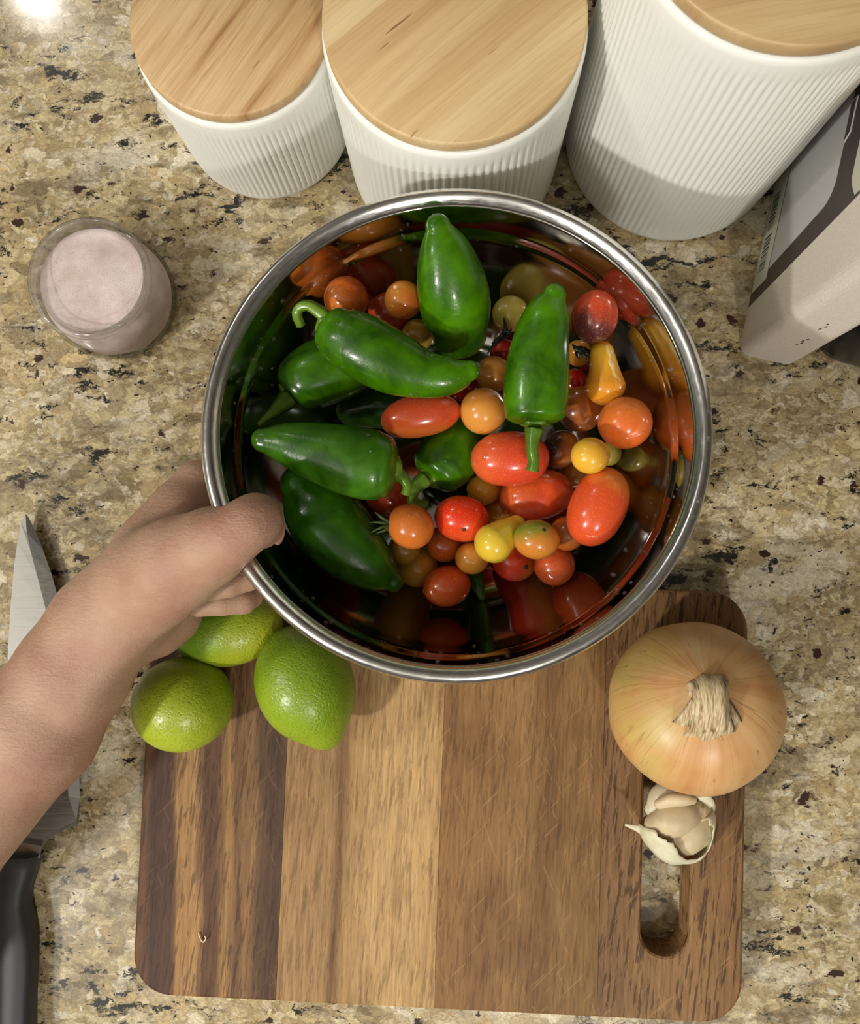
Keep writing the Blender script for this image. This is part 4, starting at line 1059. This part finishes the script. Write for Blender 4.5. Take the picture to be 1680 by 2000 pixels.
def surface_nets(G, lo, h):
    s = G < 0
    nx, ny, nz = G.shape
    c8 = np.zeros((nx - 1, ny - 1, nz - 1), np.int8)
    for dx in (0, 1):
        for dy in (0, 1):
            for dz in (0, 1): c8 += s[dx:nx - 1 + dx, dy:ny - 1 + dy, dz:nz - 1 + dz]
    cells = np.argwhere((c8 > 0) & (c8 < 8))
    idm = np.full(c8.shape, -1, np.int32); idm[tuple(cells.T)] = np.arange(len(cells))
    acc = np.zeros((len(cells), 3)); cnt = np.zeros(len(cells))
    corners = [(x, y, z) for x in (0, 1) for y in (0, 1) for z in (0, 1)]
    for i, p in enumerate(corners):
        for q in corners[i + 1:]:
            if sum(abs(a - b) for a, b in zip(p, q)) != 1: continue
            va = G[cells[:, 0] + p[0], cells[:, 1] + p[1], cells[:, 2] + p[2]]; vb = G[cells[:, 0] + q[0], cells[:, 1] + q[1], cells[:, 2] + q[2]]
            m = (va < 0) != (vb < 0); t = np.where(m, va / np.where(va - vb == 0, 1, va - vb), 0)
            acc[m] += (np.array(p) + (np.array(q) - np.array(p)) * t[:, None])[m]; cnt[m] += 1
    V = lo + (cells + acc / cnt[:, None]) * h
    Fq = []
    for ax_ in range(3):
        o1, o2 = [(1, 2), (2, 0), (0, 1)][ax_]
        sa = [slice(1, -1)] * 3; sb = [slice(1, -1)] * 3
        sa[ax_] = slice(0, -1); sb[ax_] = slice(1, None)
        A, B = s[tuple(sa)], s[tuple(sb)]
        for flip, mk in ((False, A & ~B), (True, ~A & B)):
            e = np.argwhere(mk); off = np.ones(3, int); off[ax_] = 0; e = e + off
            def cid(d1, d2):
                q = e.copy(); q[:, o1] -= d1; q[:, o2] -= d2; return idm[q[:, 0], q[:, 1], q[:, 2]]
            qd = np.stack([cid(1, 1), cid(0, 1), cid(0, 0), cid(1, 0)], 1)
            Fq.append(qd[:, ::-1] if flip else qd)
    return V, np.vstack(Fq)
hv, hf = surface_nets(G, lo_, VX)
# relax the surface a little
e_ = np.vstack([hf[:, [0, 1]], hf[:, [1, 2]], hf[:, [2, 3]], hf[:, [3, 0]]])
for it in range(8):
    s_ = np.zeros_like(hv); n_ = np.zeros(len(hv))
    np.add.at(s_, e_[:, 0], hv[e_[:, 1]]); np.add.at(n_, e_[:, 0], 1)
    np.add.at(s_, e_[:, 1], hv[e_[:, 0]]); np.add.at(n_, e_[:, 1], 1)
    lap = s_ / n_[:, None] - hv
    hv = hv + lap * (0.5 if it % 2 == 0 else -0.45)
skin = NT('skin'); co = skin.coord()
n1 = skin.noise(co, 28, 4, 0.6).outputs[0]; n2 = skin.noise(co, 700, 3, 0.7).outputs[0]
col = skin.ramp(n1, [(0.30, (168, 124, 104)), (0.50, (178, 142, 118)), (0.72, (188, 154, 130))])
mo = skin.voro(co, 21); mm = skin.math('MULTIPLY', skin.mrange(mo.outputs['Distance'], 0.022, 0.036, 1, 0), 0.75)
col = skin.mix(mm, col, (110, 70, 52))
skin.col(col); skin.set(Roughness=0.5, IOR=1.4)
skin.b.inputs['Subsurface Weight'].default_value = 0.2; skin.b.inputs['Subsurface Radius'].default_value = (1.0, 0.35, 0.2); skin.b.inputs['Subsurface Scale'].default_value = 0.004
wr = skin.noise(skin.mapping(co, rot=(0, 0, 0.75), scale=(0.5, 2.2, 1)), 260, 3, 0.6).outputs[0]
skin.bump(skin.math('ADD', n2, skin.math('MULTIPLY', wr, 1.2)), 0.40, 0.0009)
hloc = tuple(P(202, 1218, .108))
person = empty('person', hloc, 'bare left forearm and hand reaching in from the left, thumb hooked over the bowl rim', 'person')
arm = mobj('arm', hv, hf, skin.m, person, loc=hloc)
nail = plain('fingernail', (222, 172, 152), 0.3)
def nail_at(c, d, nrm, lw, ll):
    d = np.array(d, float); nrm = np.array(nrm, float); d -= (d @ nrm) * nrm / (nrm @ nrm); d /= np.linalg.norm(d); nrm /= np.linalg.norm(nrm); s = np.cross(nrm, d)
    V, Fc = ball(c, (s * lw, nrm * 0.0011, d * ll), 20, 14, power=2.6); o = mobj('fingernail', V, Fc, nail, person, loc=hloc); return o
c_ = P(543, 1037, .1450); nail_at(c_, P(540, 1050, .1380) - P(522, 1010, .1570), np.array([1.0, -0.15, 0.25]), .0060, .0075)
c_ = P(388, 1183, .1005); nail_at(c_, P(370, 1186, .100) - P(420, 1180, .099), np.array([-0.1, -0.75, 0.65]), .0045, .0055)

for o in list(COL.objects):
    if o.type == 'LIGHT': o['label'] = 'unseen kitchen lamp above the counter'; o['category'] = 'lamp'; o['group'] = 'unseen kitchen lamps'
